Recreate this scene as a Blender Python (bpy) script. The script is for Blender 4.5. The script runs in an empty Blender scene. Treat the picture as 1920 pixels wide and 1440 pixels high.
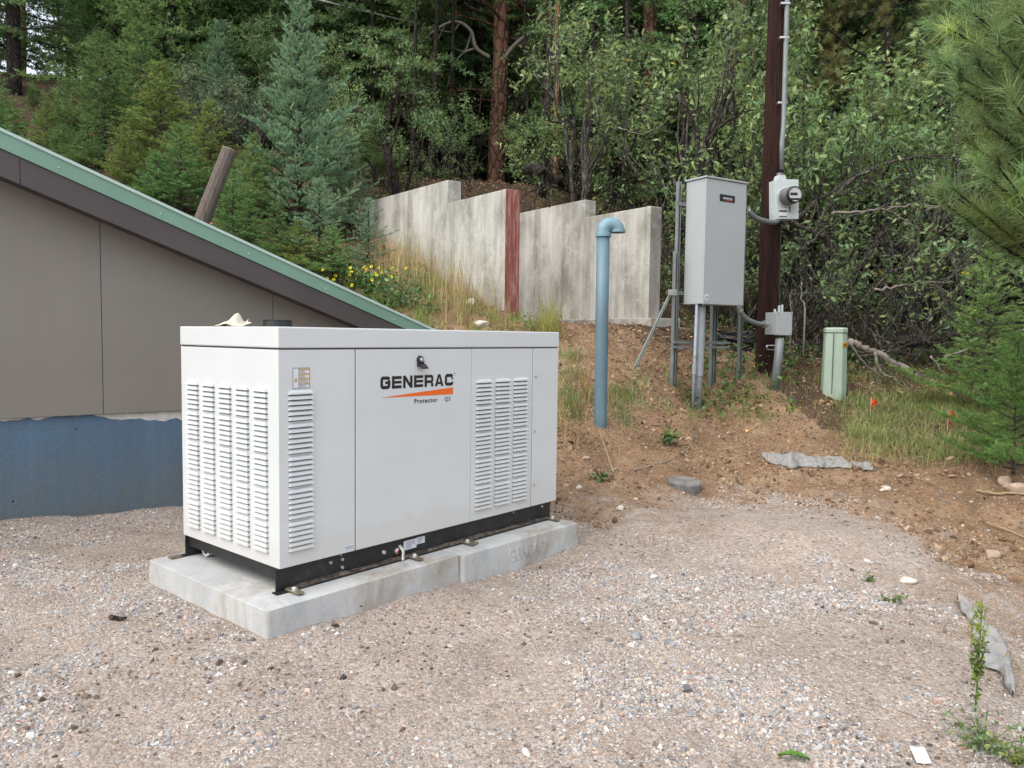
import bpy, bmesh, math, random
import numpy as np
from mathutils import Matrix, Vector, Euler

S = bpy.context.scene
COL = S.collection
R_ = math.radians
PI = math.pi

# ------------------------------------------------------------------ camera
FPX, PIT, ROL, CH = 1446.8, 0.0616, 0.0125, 1.25      # focal (px at 1920), pitch, roll, height
cam_d = bpy.data.cameras.new("camera")
cam_d.sensor_width = 36.0
cam_d.lens = 36.0 * FPX / 1920.0
cam_d.clip_start = 0.05
cam_d.clip_end = 500
cam = bpy.data.objects.new("camera", cam_d)
COL.objects.link(cam)
cam.matrix_world = (Matrix.Translation((0, 0, CH)) @ Matrix.Rotation(PI / 2 - PIT, 4, 'X')
                    @ Matrix.Rotation(ROL, 4, 'Z'))
S.camera = cam

# ------------------------------------------------------------------ light
SUN_EL, SUN_AZ = R_(50), R_(-137)     # azimuth measured from +Y towards +X
w = bpy.data.worlds.new("World")
S.world = w
w.use_nodes = True
nt = w.node_tree
bg = nt.nodes["Background"]
sky = nt.nodes.new("ShaderNodeTexSky")
sky.sky_type = 'NISHITA'
sky.sun_disc = False
sky.sun_elevation = SUN_EL
sky.sun_rotation = SUN_AZ
sky.dust_density = 5.0
sky.air_density = 1.0
sky.ozone_density = 1.0
# thin overcast: the blue sky veiled by an even pale cloud layer, a little broken
tcw = nt.nodes.new("ShaderNodeTexCoord")
cn_ = nt.nodes.new("ShaderNodeTexNoise"); cn_.inputs['Scale'].default_value = 2.2; cn_.inputs['Detail'].default_value = 5
nt.links.new(tcw.outputs['Generated'], cn_.inputs['Vector'])
cr_ = nt.nodes.new("ShaderNodeMapRange"); cr_.inputs[1].default_value = 0.35; cr_.inputs[2].default_value = 0.65; cr_.inputs[3].default_value = 0.5; cr_.inputs[4].default_value = 0.85
nt.links.new(cn_.outputs['Fac'], cr_.inputs[0])
mw_ = nt.nodes.new("ShaderNodeMix"); mw_.data_type = 'RGBA'
mw_.inputs[7].default_value = (4.3, 4.45, 4.7, 1)
nt.links.new(cr_.outputs[0], mw_.inputs[0]); nt.links.new(sky.outputs[0], mw_.inputs[6])
nt.links.new(mw_.outputs[2], bg.inputs[0])
bg.inputs[1].default_value = 0.15
sun_d = bpy.data.lights.new("sun", 'SUN')
sun_d.energy = 1.25
sun_d.angle = R_(70)
sun_d.color = (1.0, 0.97, 0.93)
sun = bpy.data.objects.new("sun", sun_d)
COL.objects.link(sun)
sd = Vector((math.sin(SUN_AZ) * math.cos(SUN_EL), math.cos(SUN_AZ) * math.cos(SUN_EL), math.sin(SUN_EL)))
sun.rotation_euler = sd.to_track_quat('Z', 'Y').to_euler()
S.view_settings.view_transform = 'Standard'
S.view_settings.look = 'None'
S.view_settings.gamma = 1.0
S.view_settings.exposure = 1.05
S.cycles.max_bounces = 6
S.cycles.diffuse_bounces = 3
S.cycles.glossy_bounces = 2
S.cycles.transmission_bounces = 3
S.cycles.caustics_reflective = False
S.cycles.caustics_refractive = False

# ------------------------------------------------------------------ pixel -> world (measuring the photo)
CAMP = np.array([0, 0, CH])


def ray(px, py):
    dx, dy = px - 960.0, py - 720.0
    c, s = math.cos(ROL), math.sin(ROL)
    u = c * dx + s * dy
    v = -s * dx + c * dy
    a, b = 1.0, -v / FPX
    y = a * math.cos(PIT) + b * math.sin(PIT)
    z = -a * math.sin(PIT) + b * math.cos(PIT)
    return np.array([u / FPX / y, 1.0, z / y])


def at(px, py, Y):
    return CAMP + ray(px, py) * Y


def at_z(px, py, z):
    r = ray(px, py)
    return CAMP + r * (z - CH) / r[2]


def at_plane(px, py, P, n):
    r = ray(px, py)
    n = np.array([n[0], n[1], 0.0])
    return CAMP + r * (np.dot(np.array(P) - CAMP, n) / np.dot(r, n))


# ------------------------------------------------------------------ object helpers
def tag(o, label=None, cat=None, group=None, kind=None):
    if label: o['label'] = label
    if cat: o['category'] = cat
    if group: o['group'] = group
    if kind: o['kind'] = kind
    return o


def thing(name, label, cat, loc=(0, 0, 0), rz=0.0, group=None):
    o = bpy.data.objects.new(name, None)
    o.empty_display_size = 0.1
    COL.objects.link(o)
    o.location = loc
    o.rotation_euler = (0, 0, rz)
    return tag(o, label, cat, group)


class B:
    """collects geometry for ONE mesh"""

    def __init__(s):
        s.v, s.q, s.t, s.c, s.n = [], [], [], [], 0

    def add(s, V, F, col=None):
        V = np.asarray(V, float).reshape(-1, 3)
        F = np.asarray(F, np.int64)
        if len(V) == 0: return
        s.v.append(V)
        (s.q if F.shape[1] == 4 else s.t).append(F + s.n)
        if col is None:
            col = np.ones((len(V), 3))
        else:
            col = np.asarray(col, float)
            if col.ndim == 1: col = np.tile(col, (len(V), 1))
        s.c.append(col)
        s.n += len(V)

    def box(s, x0, x1, y0, y1, z0, z1, M=None, col=None):
        V = np.array([[x, y, z] for z in (z0, z1) for x, y in ((x0, y0), (x1, y0), (x1, y1), (x0, y1))], float)
        if M is not None:
            V = np.array([(M @ Vector(p))[:] for p in V])
        F = [[3, 2, 1, 0], [4, 5, 6, 7], [0, 1, 5, 4], [1, 2, 6, 5], [2, 3, 7, 6], [3, 0, 4, 7]]
        s.add(V, F, col)

    def prism(s, poly, z0, z1, axis='z', M=None):
        """extrude a 2-D polygon (convex pieces or simple ngon, triangulated by bmesh)"""
        bm = bmesh.new()
        lo = [bm.verts.new((p[0], p[1], z0)) for p in poly]
        f = bm.faces.new(lo)
        r = bmesh.ops.extrude_face_region(bm, geom=[f])
        for v in r['geom']:
            if isinstance(v, bmesh.types.BMVert): v.co.z = z1
        bmesh.ops.recalc_face_normals(bm, faces=bm.faces)
        bmesh.ops.triangulate(bm, faces=[f for f in bm.faces if len(f.verts) > 4])
        s.bm(bm, M, axis)

    def bm(s, bm, M=None, axis='z'):
        bm.verts.ensure_lookup_table()
        bm.verts.index_update()
        V = []
        for v in bm.verts:
            p = v.co.copy()
            if axis == 'y':   # polygon in x,z ; extruded along y
                p = Vector((p.x, p.z, p.y))
            if axis == 'x':   # polygon in y,z ; extruded along x
                p = Vector((p.z, p.x, p.y))
            if M is not None: p = M @ p
            V.append(p[:])
        st = -1 if axis == 'y' else 1      # the y mapping mirrors, so the winding is turned back
        q = [[l.vert.index for l in f.loops][::st] for f in bm.faces if len(f.verts) == 4]
        t = [[l.vert.index for l in f.loops][::st] for f in bm.faces if len(f.verts) == 3]
        n0 = s.n
        V = np.array(V)
        s.v.append(V); s.c.append(np.ones((len(V), 3)))
        if q: s.q.append(np.array(q) + n0)
        if t: s.t.append(np.array(t) + n0)
        s.n += len(V)
        bm.free()

    def tube(s, P, rad, sides=8, col=None, cap=True):
        P = np.asarray(P, float)
        n = len(P)
        rad = np.broadcast_to(np.asarray(rad, float), (n,))
        T = np.gradient(P, axis=0)
        T /= np.linalg.norm(T, axis=1)[:, None] + 1e-12
        ref = np.array([0, 0, 1.0]) if abs(T[0][2]) < 0.9 else np.array([1.0, 0, 0])
        U = np.zeros_like(P)
        u = np.cross(T[0], ref); u /= np.linalg.norm(u)
        for i in range(n):
            u = u - T[i] * np.dot(u, T[i]); u /= np.linalg.norm(u) + 1e-12
            U[i] = u
        W = np.cross(T, U)
        a = np.linspace(0, 2 * PI, sides, endpoint=False)
        V = (P[:, None, :] + rad[:, None, None] * (np.cos(a)[None, :, None] * U[:, None, :]
                                                  + np.sin(a)[None, :, None] * W[:, None, :])).reshape(-1, 3)
        i = np.arange(n - 1)[:, None] * sides
        j = np.arange(sides)[None, :]
        k = (j + 1) % sides
        F = np.stack([i + j, i + k, i + sides + k, i + sides + j], -1).reshape(-1, 4)
        s.add(V, F, col)
        if cap:
            n0 = s.n - len(V)
            for base, p, flip in ((0, P[0], True), ((n - 1) * sides, P[-1], False)):
                ci = s.n
                s.v.append(p[None, :]); s.c.append(np.ones((1, 3)) if col is None else np.asarray(col, float).reshape(-1, 3)[:1]); s.n += 1
                r = n0 + base + np.arange(sides)
                r2 = np.roll(r, -1)
                t = np.stack([r2, r, np.full(sides, ci)], 1) if flip else np.stack([r, r2, np.full(sides, ci)], 1)
                s.t.append(t)

    def lathe(s, prof, c=(0, 0, 0), sides=24):
        prof = np.array(prof, float)
        a = np.linspace(0, 2 * PI, sides, endpoint=False)
        V = np.stack([prof[:, None, 0] * np.cos(a), prof[:, None, 0] * np.sin(a),
                      np.repeat(prof[:, 1:2], sides, 1)], -1).reshape(-1, 3) + np.array(c)
        n = len(prof)
        i = np.arange(n - 1)[:, None] * sides
        j = np.arange(sides)[None, :]
        k = (j + 1) % sides
        s.add(V, np.stack([i + j, i + k, i + sides + k, i + sides + j], -1).reshape(-1, 4))

    def build(s, name, mat, parent=None, smooth=False, bevel=0.0, mats=None):
        me = bpy.data.meshes.new(name)
        V = np.concatenate(s.v)
        q = np.concatenate(s.q) if s.q else np.zeros((0, 4), int)
        t = np.concatenate(s.t) if s.t else np.zeros((0, 3), int)
        nq, nt_ = len(q), len(t)
        me.vertices.add(len(V))
        me.vertices.foreach_set("co", V.astype(np.float32).ravel())
        me.loops.add(nq * 4 + nt_ * 3)
        me.loops.foreach_set("vertex_index", np.concatenate([q.ravel(), t.ravel()]).astype(np.int32))
        me.polygons.add(nq + nt_)
        st = np.concatenate([np.arange(nq) * 4, nq * 4 + np.arange(nt_) * 3]).astype(np.int32)
        me.polygons.foreach_set("loop_start", st)
        me.polygons.foreach_set("use_smooth", np.full(nq + nt_, bool(smooth)))
        me.update(calc_edges=True)
        c = np.concatenate(s.c)
        if 1:
            at_ = me.color_attributes.new("tint", 'FLOAT_COLOR', 'POINT')
            at_.data.foreach_set("color", np.hstack([c, np.ones((len(c), 1))]).astype(np.float32).ravel())
        me.materials.append(mat)
        o = bpy.data.objects.new(name, me)
        COL.objects.link(o)
        if parent is not None: o.parent = parent
        if bevel:
            m = o.modifiers.new("bevel", 'BEVEL')
            m.width = bevel; m.segments = 2; m.limit_method = 'ANGLE'; m.angle_limit = R_(40)
        return o


def copy_tree(o, parent=None):
    kids = list(o.children)
    c = o.copy(); COL.objects.link(c)
    c.parent = parent
    for k in kids: copy_tree(k, c)
    return c


def text_mesh(txt, size, extrude=0.0006, offset=0.0, sx=1.0, space=1.0, align='LEFT'):
    cu = bpy.data.curves.new("lettering", 'FONT')
    cu.body = txt; cu.size = size; cu.extrude = extrude; cu.offset = offset
    cu.align_x = align; cu.space_character = space
    ob = bpy.data.objects.new("lettering", cu); COL.objects.link(ob)
    bpy.context.view_layer.update()
    me = bpy.data.meshes.new_from_object(ob.evaluated_get(bpy.context.evaluated_depsgraph_get()))
    bpy.data.objects.remove(ob); bpy.data.curves.remove(cu)
    if sx != 1.0:
        for v in me.vertices: v.co.x *= sx
    return me


def put_mesh(name, me, mat, parent, M):
    me.transform(M); me.materials.clear(); me.materials.append(mat)
    o = bpy.data.objects.new(name, me); COL.objects.link(o); o.parent = parent
    return o


# text lies in local XY; this maps it to local XZ facing -y at (x, y, z)
def face_minus_y(x, y, z):
    return Matrix.Translation((x, y, z)) @ Matrix.Rotation(PI / 2, 4, 'X')


# ------------------------------------------------------------------ materials
def mat_nodes(name):
    m = bpy.data.materials.new(name)
    m.use_nodes = True
    n = m.node_tree
    return m, n, n.nodes["Principled BSDF"]


def N(n, typ, **kw):
    nd = n.nodes.new(typ)
    for k, v in kw.items():
        if k.startswith('i_'):
            nd.inputs[k[2:].replace('_', ' ')].default_value = v
        else:
            setattr(nd, k, v)
    return nd


def ramp(n, stops):
    r = n.nodes.new("ShaderNodeValToRGB")
    e = r.color_ramp.elements
    while len(e) > len(stops): e.remove(e[-1])
    while len(e) < len(stops): e.new(0.5)
    for k, (p, c) in enumerate(stops):
        e[k].position = p
        e[k].color = (c, c, c, 1) if isinstance(c, (int, float)) else (*c, 1)
    return r


def mixc(n, fac, a, b, mode='MIX'):
    m = n.nodes.new("ShaderNodeMix")
    m.data_type = 'RGBA'; m.blend_type = mode
    for sock, v in ((m.inputs[0], fac), (m.inputs[6], a), (m.inputs[7], b)):
        if isinstance(v, (int, float)): sock.default_value = v
        elif isinstance(v, tuple): sock.default_value = (*v, 1)
        else: n.links.new(v, sock)
    return m.outputs[2]


def coords(n, scale=(1, 1, 1), kind='Object'):
    tc = n.nodes.new("ShaderNodeTexCoord")
    mp = n.nodes.new("ShaderNodeMapping")
    mp.inputs['Scale'].default_value = scale
    n.links.new(tc.outputs[kind], mp.inputs[0])
    return mp.outputs[0]


def noise(n, vec, scale, detail=4, rough=0.6, dist=0.0):
    nd = N(n, "ShaderNodeTexNoise")
    nd.inputs['Scale'].default_value = scale
    nd.inputs['Detail'].default_value = detail
    nd.inputs['Roughness'].default_value = rough
    nd.inputs['Distortion'].default_value = dist
    if vec is not None: n.links.new(vec, nd.inputs['Vector'])
    return nd.outputs['Fac']


def bump(n, bs, h, strength=0.3, dist=0.01):
    b = N(n, "ShaderNodeBump")
    b.inputs['Strength'].default_value = strength
    b.inputs['Distance'].default_value = dist
    n.links.new(h, b.inputs['Height'])
    n.links.new(b.outputs[0], bs.inputs['Normal'])
    return b


def mk(name, col, rough=0.5, metal=0.0, var=0.12, vscale=6.0, bstr=0.0, bscale=60, stretch=(1, 1, 1), dirt=None, dirt_lo=0.55, dirt_hi=0.75, dscale=5, spec=0.5):
    """plain paint / metal / wood with procedural variation, optional dirt spots"""
    m, n, bs = mat_nodes(name)
    vec = coords(n, stretch)
    f = noise(n, vec, vscale, 5)
    r = ramp(n, [(0.3, tuple(c * (1 - var) for c in col)), (0.7, tuple(min(1, c * (1 + var)) for c in col))])
    n.links.new(f, r.inputs[0])
    out = r.outputs[0]
    if dirt:
        f2 = noise(n, vec, dscale, 8, 0.7)
        r2 = ramp(n, [(dirt_lo, 0.0), (dirt_hi, 1.0)])
        n.links.new(f2, r2.inputs[0])
        out = mixc(n, r2.outputs[0], out, dirt)
    n.links.new(out, bs.inputs['Base Color'])
    bs.inputs['Roughness'].default_value = rough
    bs.inputs['Metallic'].default_value = metal
    bs.inputs['Specular IOR Level'].default_value = spec
    if bstr:
        bump(n, bs, noise(n, vec, bscale, 4), bstr, 0.01)
    return m


def tinted(name, col, rough=0.6, trans=0.0, spec=0.3, bstr=0.0, bscale=50, rnd=0.0):
    """surface whose own colour varies piece by piece (the tint attribute): leaves, stones, blades"""
    m, n, bs = mat_nodes(name)
    a = N(n, "ShaderNodeAttribute", attribute_name="tint")
    out = mixc(n, 1.0, a.outputs['Color'], col, 'MULTIPLY')
    if rnd:
        oi = N(n, "ShaderNodeObjectInfo")
        hs = N(n, "ShaderNodeHueSaturation")
        mr = N(n, "ShaderNodeMapRange")
        mr.inputs[3].default_value = 1 - rnd; mr.inputs[4].default_value = 1 + rnd
        n.links.new(oi.outputs['Random'], mr.inputs[0])
        n.links.new(mr.outputs[0], hs.inputs['Value'])
        mr2 = N(n, "ShaderNodeMapRange")
        mr2.inputs[3].default_value = 0.485; mr2.inputs[4].default_value = 0.515
        mu = N(n, "ShaderNodeMath", operation='FRACT')
        mm = N(n, "ShaderNodeMath", operation='MULTIPLY'); mm.inputs[1].default_value = 7.31
        n.links.new(oi.outputs['Random'], mm.inputs[0]); n.links.new(mm.outputs[0], mu.inputs[0])
        n.links.new(mu.outputs[0], mr2.inputs[0]); n.links.new(mr2.outputs[0], hs.inputs['Hue'])
        n.links.new(out, hs.inputs['Color'])
        out = hs.outputs[0]
    n.links.new(out, bs.inputs['Base Color'])
    bs.inputs['Roughness'].default_value = rough
    bs.inputs['Specular IOR Level'].default_value = spec
    if bstr: bump(n, bs, noise(n, coords(n), bscale, 4), bstr, 0.005)
    if trans:
        tr = N(n, "ShaderNodeBsdfTranslucent")
        n.links.new(out, tr.inputs[0])
        mx = N(n, "ShaderNodeMixShader"); mx.inputs[0].default_value = trans
        n.links.new(bs.outputs[0], mx.inputs[1]); n.links.new(tr.outputs[0], mx.inputs[2])
        n.links.new(mx.outputs[0], n.nodes["Material Output"].inputs[0])
    return m


def bark_mat(name, c0, c1, crack, scale=14, zs=0.22, bstr=0.9):
    m, n, bs = mat_nodes(name)
    vec = coords(n, (1, 1, zs))
    vo = N(n, "ShaderNodeTexVoronoi", feature='DISTANCE_TO_EDGE')
    vo.inputs['Scale'].default_value = scale
    f = noise(n, vec, scale * 0.6, 6, 0.65)
    vm = N(n, "ShaderNodeVectorMath", operation='ADD')
    sc = N(n, "ShaderNodeVectorMath", operation='SCALE'); sc.inputs['Scale'].default_value = 0.12
    cn = N(n, "ShaderNodeTexNoise"); cn.inputs['Scale'].default_value = scale
    n.links.new(vec, cn.inputs['Vector']); n.links.new(cn.outputs['Color'], sc.inputs[0])
    n.links.new(vec, vm.inputs[0]); n.links.new(sc.outputs[0], vm.inputs[1])
    n.links.new(vm.outputs[0], vo.inputs['Vector'])
    r = ramp(n, [(0.3, c0), (0.7, c1)]); n.links.new(f, r.inputs[0])
    r2 = ramp(n, [(0.0, 0.9), (0.05, 0.6), (0.11, 0.0)]); n.links.new(vo.outputs['Distance'], r2.inputs[0])
    out = mixc(n, r2.outputs[0], r.outputs[0], crack)
    n.links.new(out, bs.inputs['Base Color'])
    bs.inputs['Roughness'].default_value = 0.9
    bs.inputs['Specular IOR Level'].default_value = 0.2
    r3 = ramp(n, [(0.0, 0.0), (0.2, 1.0)]); n.links.new(vo.outputs['Distance'], r3.inputs[0])
    ad = N(n, "ShaderNodeMath", operation='ADD'); n.links.new(r3.outputs[0], ad.inputs[0]); n.links.new(f, ad.inputs[1])
    bump(n, bs, ad.outputs[0], bstr, 0.03)
    return m


MAT = {}
# generator paint: thin dust film and a few specks
m, n, bs = mat_nodes("white_paint")
vec = coords(n)
f1 = noise(n, vec, 2.2, 4)
r1 = ramp(n, [(0.35, (0.57, 0.605, 0.615)), (0.65, (0.605, 0.635, 0.645))]); n.links.new(f1, r1.inputs[0])
f2 = noise(n, coords(n, (1, 1, 0.12)), 34, 5, 0.7)
r2 = ramp(n, [(0.60, 0.0), (0.80, 0.35)]); n.links.new(f2, r2.inputs[0])
o1 = mixc(n, r2.outputs[0], r1.outputs[0], (0.60, 0.57, 0.52))
v3 = N(n, "ShaderNodeTexVoronoi"); v3.inputs['Scale'].default_value = 26; n.links.new(vec, v3.inputs['Vector'])
r3 = ramp(n, [(0.0, 1.0), (0.05, 1.0), (0.075, 0.0)]); n.links.new(v3.outputs['Distance'], r3.inputs[0])
f4 = noise(n, vec, 7, 2); r4 = ramp(n, [(0.56, 0.0), (0.62, 0.55)]); n.links.new(f4, r4.inputs[0])
mm = N(n, "ShaderNodeMath", operation='MULTIPLY'); n.links.new(r3.outputs[0], mm.inputs[0]); n.links.new(r4.outputs[0], mm.inputs[1])
o2 = mixc(n, mm.outputs[0], o1, (0.42, 0.36, 0.30))
szp = N(n, "ShaderNodeSeparateXYZ"); n.links.new(vec, szp.inputs[0])
fd = noise(n, vec, 5, 6, 0.7)
md_ = N(n, "ShaderNodeMath", operation='MULTIPLY_ADD'); md_.inputs[1].default_value = -0.36; n.links.new(fd, md_.inputs[0]); n.links.new(szp.outputs[2], md_.inputs[2])
rd = ramp(n, [(0.0, 0.20), (0.09, 0.0)]); n.links.new(md_.outputs[0], rd.inputs[0])
o2 = mixc(n, rd.outputs[0], o2, (0.47, 0.40, 0.33))
n.links.new(o2, bs.inputs['Base Color'])
bs.inputs['Roughness'].default_value = 0.42
bump(n, bs, noise(n, vec, 2.5, 2), 0.10, 0.03)
MAT['white'] = m

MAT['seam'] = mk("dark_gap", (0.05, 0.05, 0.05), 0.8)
MAT['black'] = mk("black_steel", (0.012, 0.012, 0.013), 0.45, var=0.4, vscale=14, dirt=(0.09, 0.075, 0.06), dirt_lo=0.56, dirt_hi=0.85, dscale=22, bstr=0.12, bscale=40)
MAT['dirtyblack'] = mk("dusty_steel", (0.03, 0.026, 0.022), 0.8, var=0.4, dirt=(0.17, 0.13, 0.095), dirt_lo=0.42, dirt_hi=0.62, dscale=26, bstr=0.5, bscale=90)
MAT['rubber'] = mk("black_rubber", (0.012, 0.014, 0.016), 0.35)
MAT['ink'] = mk("black_ink", (0.008, 0.008, 0.009), 0.5)
MAT['orange_ink'] = mk("orange_ink", (0.75, 0.13, 0.01), 0.5, var=0.03)
MAT['steel'] = mk("zinc_steel", (0.55, 0.55, 0.53), 0.35, metal=0.85, var=0.2, vscale=40)
MAT['brass'] = mk("yellow_zinc", (0.23, 0.19, 0.13), 0.5, metal=0.5, var=0.25, vscale=40)
MAT['label'] = mk("label_paper", (0.66, 0.68, 0.72), 0.45, var=0.05)
MAT['label_grey'] = mk("label_print", (0.30, 0.33, 0.38), 0.5, var=0.35, vscale=180)
MAT['label_orange'] = mk("label_amber", (0.62, 0.36, 0.06), 0.5, var=0.2, vscale=90)
MAT['label_blue'] = mk("label_line", (0.10, 0.15, 0.22), 0.5)
MAT['red'] = mk("red_plug", (0.45, 0.03, 0.02), 0.4)
MAT['tagcard'] = mk("tag_card", (0.62, 0.60, 0.56), 0.7, dirt=(0.35, 0.25, 0.2), dscale=40)
MAT['paper'] = mk("weathered_paper", (0.62, 0.58, 0.46), 0.8, var=0.12, vscale=18, bstr=0.2, bscale=30)


def concrete(name, c0, c1, stain, stain_lo=0.52, stain_hi=0.68, zs=0.25, scale=3.5, holes=True, grain=.16):
    m, n, bs = mat_nodes(name)
    vec = coords(n)
    vs = coords(n, (1, 1, zs))
    f = noise(n, vs, scale, 8, 0.62, 0.3)
    r = ramp(n, [(0.35, c0), (0.62, c1)]); n.links.new(f, r.inputs[0])
    f2 = noise(n, vs, scale * 0.8, 9, 0.7, 0.8)
    r2 = ramp(n, [(stain_lo, 0.0), (stain_hi, 0.85)]); n.links.new(f2, r2.inputs[0])
    out = mixc(n, r2.outputs[0], r.outputs[0], stain)
    f5 = noise(n, vec, 60, 4); r5 = ramp(n, [(0.3, 1 - grain), (0.7, 1 + grain * .6)]); n.links.new(f5, r5.inputs[0])
    out = mixc(n, 1.0, out, r5.outputs[0], 'MULTIPLY')
    h = f5
    if holes:
        v = N(n, "ShaderNodeTexVoronoi"); v.inputs['Scale'].default_value = 9; n.links.new(vec, v.inputs['Vector'])
        r3 = ramp(n, [(0.0, 1.0), (0.035, 1.0), (0.06, 0.0)]); n.links.new(v.outputs['Distance'], r3.inputs[0])
        out = mixc(n, r3.outputs[0], out, tuple(c * 0.25 for c in c0))
    n.links.new(out, bs.inputs['Base Color'])
    bs.inputs['Roughness'].default_value = 0.9
    bs.inputs['Specular IOR Level'].default_value = 0.25
    bump(n, bs, h, 0.25, 0.006)
    return m, n, bs, out


MAT['pad'] = concrete("pad_concrete", (0.38, 0.395, 0.395), (0.50, 0.51, 0.505), (0.29, 0.24, 0.18), 0.49, 0.70, zs=0.6, scale=4, holes=False, grain=.07)[0]

# retaining wall: board-formed grey concrete, pale efflorescence and dark weather runs
def wall_mat(name, soil):
    m, n, bs = mat_nodes(name)
    vec = coords(n); vs = coords(n, (1.0, 1.0, 0.42)); vb = coords(n, (1, 0.0, 0.0))
    f = noise(n, vs, 2.6, 8, 0.66, 0.0)
    r = ramp(n, [(0.34, (0.27, 0.26, 0.225)), (0.44, (0.40, 0.385, 0.345)), (0.53, (0.52, 0.51, 0.465)), (0.63, (0.63, 0.615, 0.575))]); n.links.new(f, r.inputs[0])
    f2 = noise(n, vec, 2.2, 9, 0.72, 0.25); r2 = ramp(n, [(0.53, 0.0), (0.60, 0.75)]); n.links.new(f2, r2.inputs[0])
    out = mixc(n, r2.outputs[0], r.outputs[0], (0.58, 0.56, 0.52))
    fb = noise(n, vb, 4.2, 2, 0.4); rb = ramp(n, [(0.38, 0.72), (0.50, 1.0), (0.62, 1.15)]); rb.color_ramp.interpolation = 'CONSTANT'
    n.links.new(fb, rb.inputs[0]); out = mixc(n, 0.35, out, rb.outputs[0], 'MULTIPLY')
    f6 = noise(n, vec, 45, 5, 0.7); r6 = ramp(n, [(0.3, 0.75), (0.7, 1.12)]); n.links.new(f6, r6.inputs[0])
    out = mixc(n, 1.0, out, r6.outputs[0], 'MULTIPLY')
    sxx = N(n, "ShaderNodeSeparateXYZ"); n.links.new(vec, sxx.inputs[0])
    fm1 = N(n, "ShaderNodeMath", operation='MULTIPLY'); fm1.inputs[1].default_value = 1.64; n.links.new(sxx.outputs[0], fm1.inputs[0])
    fm2 = N(n, "ShaderNodeMath", operation='FRACT'); n.links.new(fm1.outputs[0], fm2.inputs[0])
    rl = ramp(n, [(0.0, 0.62), (0.012, 0.70), (0.02, 1.12), (0.05, 1.0)]); n.links.new(fm2.outputs[0], rl.inputs[0])
    out = mixc(n, 0.8, out, rl.outputs[0], 'MULTIPLY')
    v = N(n, "ShaderNodeTexVoronoi"); v.inputs['Scale'].default_value = 5.5; n.links.new(vec, v.inputs['Vector'])
    r3 = ramp(n, [(0.0, 1.0), (0.03, 1.0), (0.05, 0.0)]); n.links.new(v.outputs['Distance'], r3.inputs[0])
    out = mixc(n, r3.outputs[0], out, (0.07, 0.06, 0.05))
    # red soil splash low on the far end of the wall (its own shape: x < -2.9 local, below a sloping line)
    sx = N(n, "ShaderNodeSeparateXYZ"); tc = N(n, "ShaderNodeTexCoord"); n.links.new(tc.outputs['Object'], sx.inputs[0])
    ma = N(n, "ShaderNodeMath", operation='MULTIPLY_ADD'); ma.inputs[1].default_value = 0.35; ma.inputs[2].default_value = -0.10
    n.links.new(sx.outputs[0], ma.inputs[0])          # line height grows towards -x
    mb_ = N(n, "ShaderNodeMath", operation='ADD'); n.links.new(ma.outputs[0], mb_.inputs[0]); n.links.new(sx.outputs[2], mb_.inputs[1])
    mc_ = N(n, "ShaderNodeMath", operation='MULTIPLY_ADD'); mc_.inputs[1].default_value = 0.35; n.links.new(f2, mc_.inputs[0]); n.links.new(mb_.outputs[0], mc_.inputs[2])
    rs = ramp(n, [(0.02, 0.8), (0.30, 0.0)]); n.links.new(mc_.outputs[0], rs.inputs[0])
    if soil: out = mixc(n, rs.outputs[0], out, (0.34, 0.17, 0.08))
    n.links.new(out, bs.inputs['Base Color']); bs.inputs['Roughness'].default_value = 0.92; bs.inputs['Specular IOR Level'].default_value = 0.2
    bump(n, bs, f6, 0.35, 0.008)
    return m


MAT['wall'] = wall_mat('soil_splashed_concrete', True)
MAT['wall2'] = wall_mat('board_formed_concrete', False)
MAT['redend'] = mk("red_primer_concrete", (0.27, 0.085, 0.065), 0.9, var=0.25, vscale=9, stretch=(3, 3, 0.4), dirt=(0.42, 0.33, 0.29), dirt_lo=0.5, dirt_hi=0.72, dscale=9, bstr=0.3)
MAT['footing'] = concrete("footing_concrete", (0.33, 0.31, 0.28), (0.47, 0.45, 0.41), (0.22, 0.16, 0.11), 0.5, 0.7, zs=1, scale=5, holes=False)[0]

# siding: embossed wood-grain panel, taupe paint
m, n, bs = mat_nodes("taupe_siding")
f = noise(n, coords(n, (42, 1, 1.6)), 3, 5); fg = noise(n, coords(n, (11, 1, .7)), 3, 3, 0.5, 1.5); f2 = noise(n, coords(n), 1.6, 5)
ad = N(n, "ShaderNodeMath", operation='ADD'); n.links.new(fg, ad.inputs[0]); n.links.new(f, ad.inputs[1])
r = ramp(n, [(0.35, (0.195, 0.178, 0.156)), (0.65, (0.213, 0.195, 0.172))]); n.links.new(f2, r.inputs[0])
n.links.new(r.outputs[0], bs.inputs['Base Color']); bs.inputs['Roughness'].default_value = 0.62
bump(n, bs, ad.outputs[0], 0.13, 0.006)
MAT['siding'] = m

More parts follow.
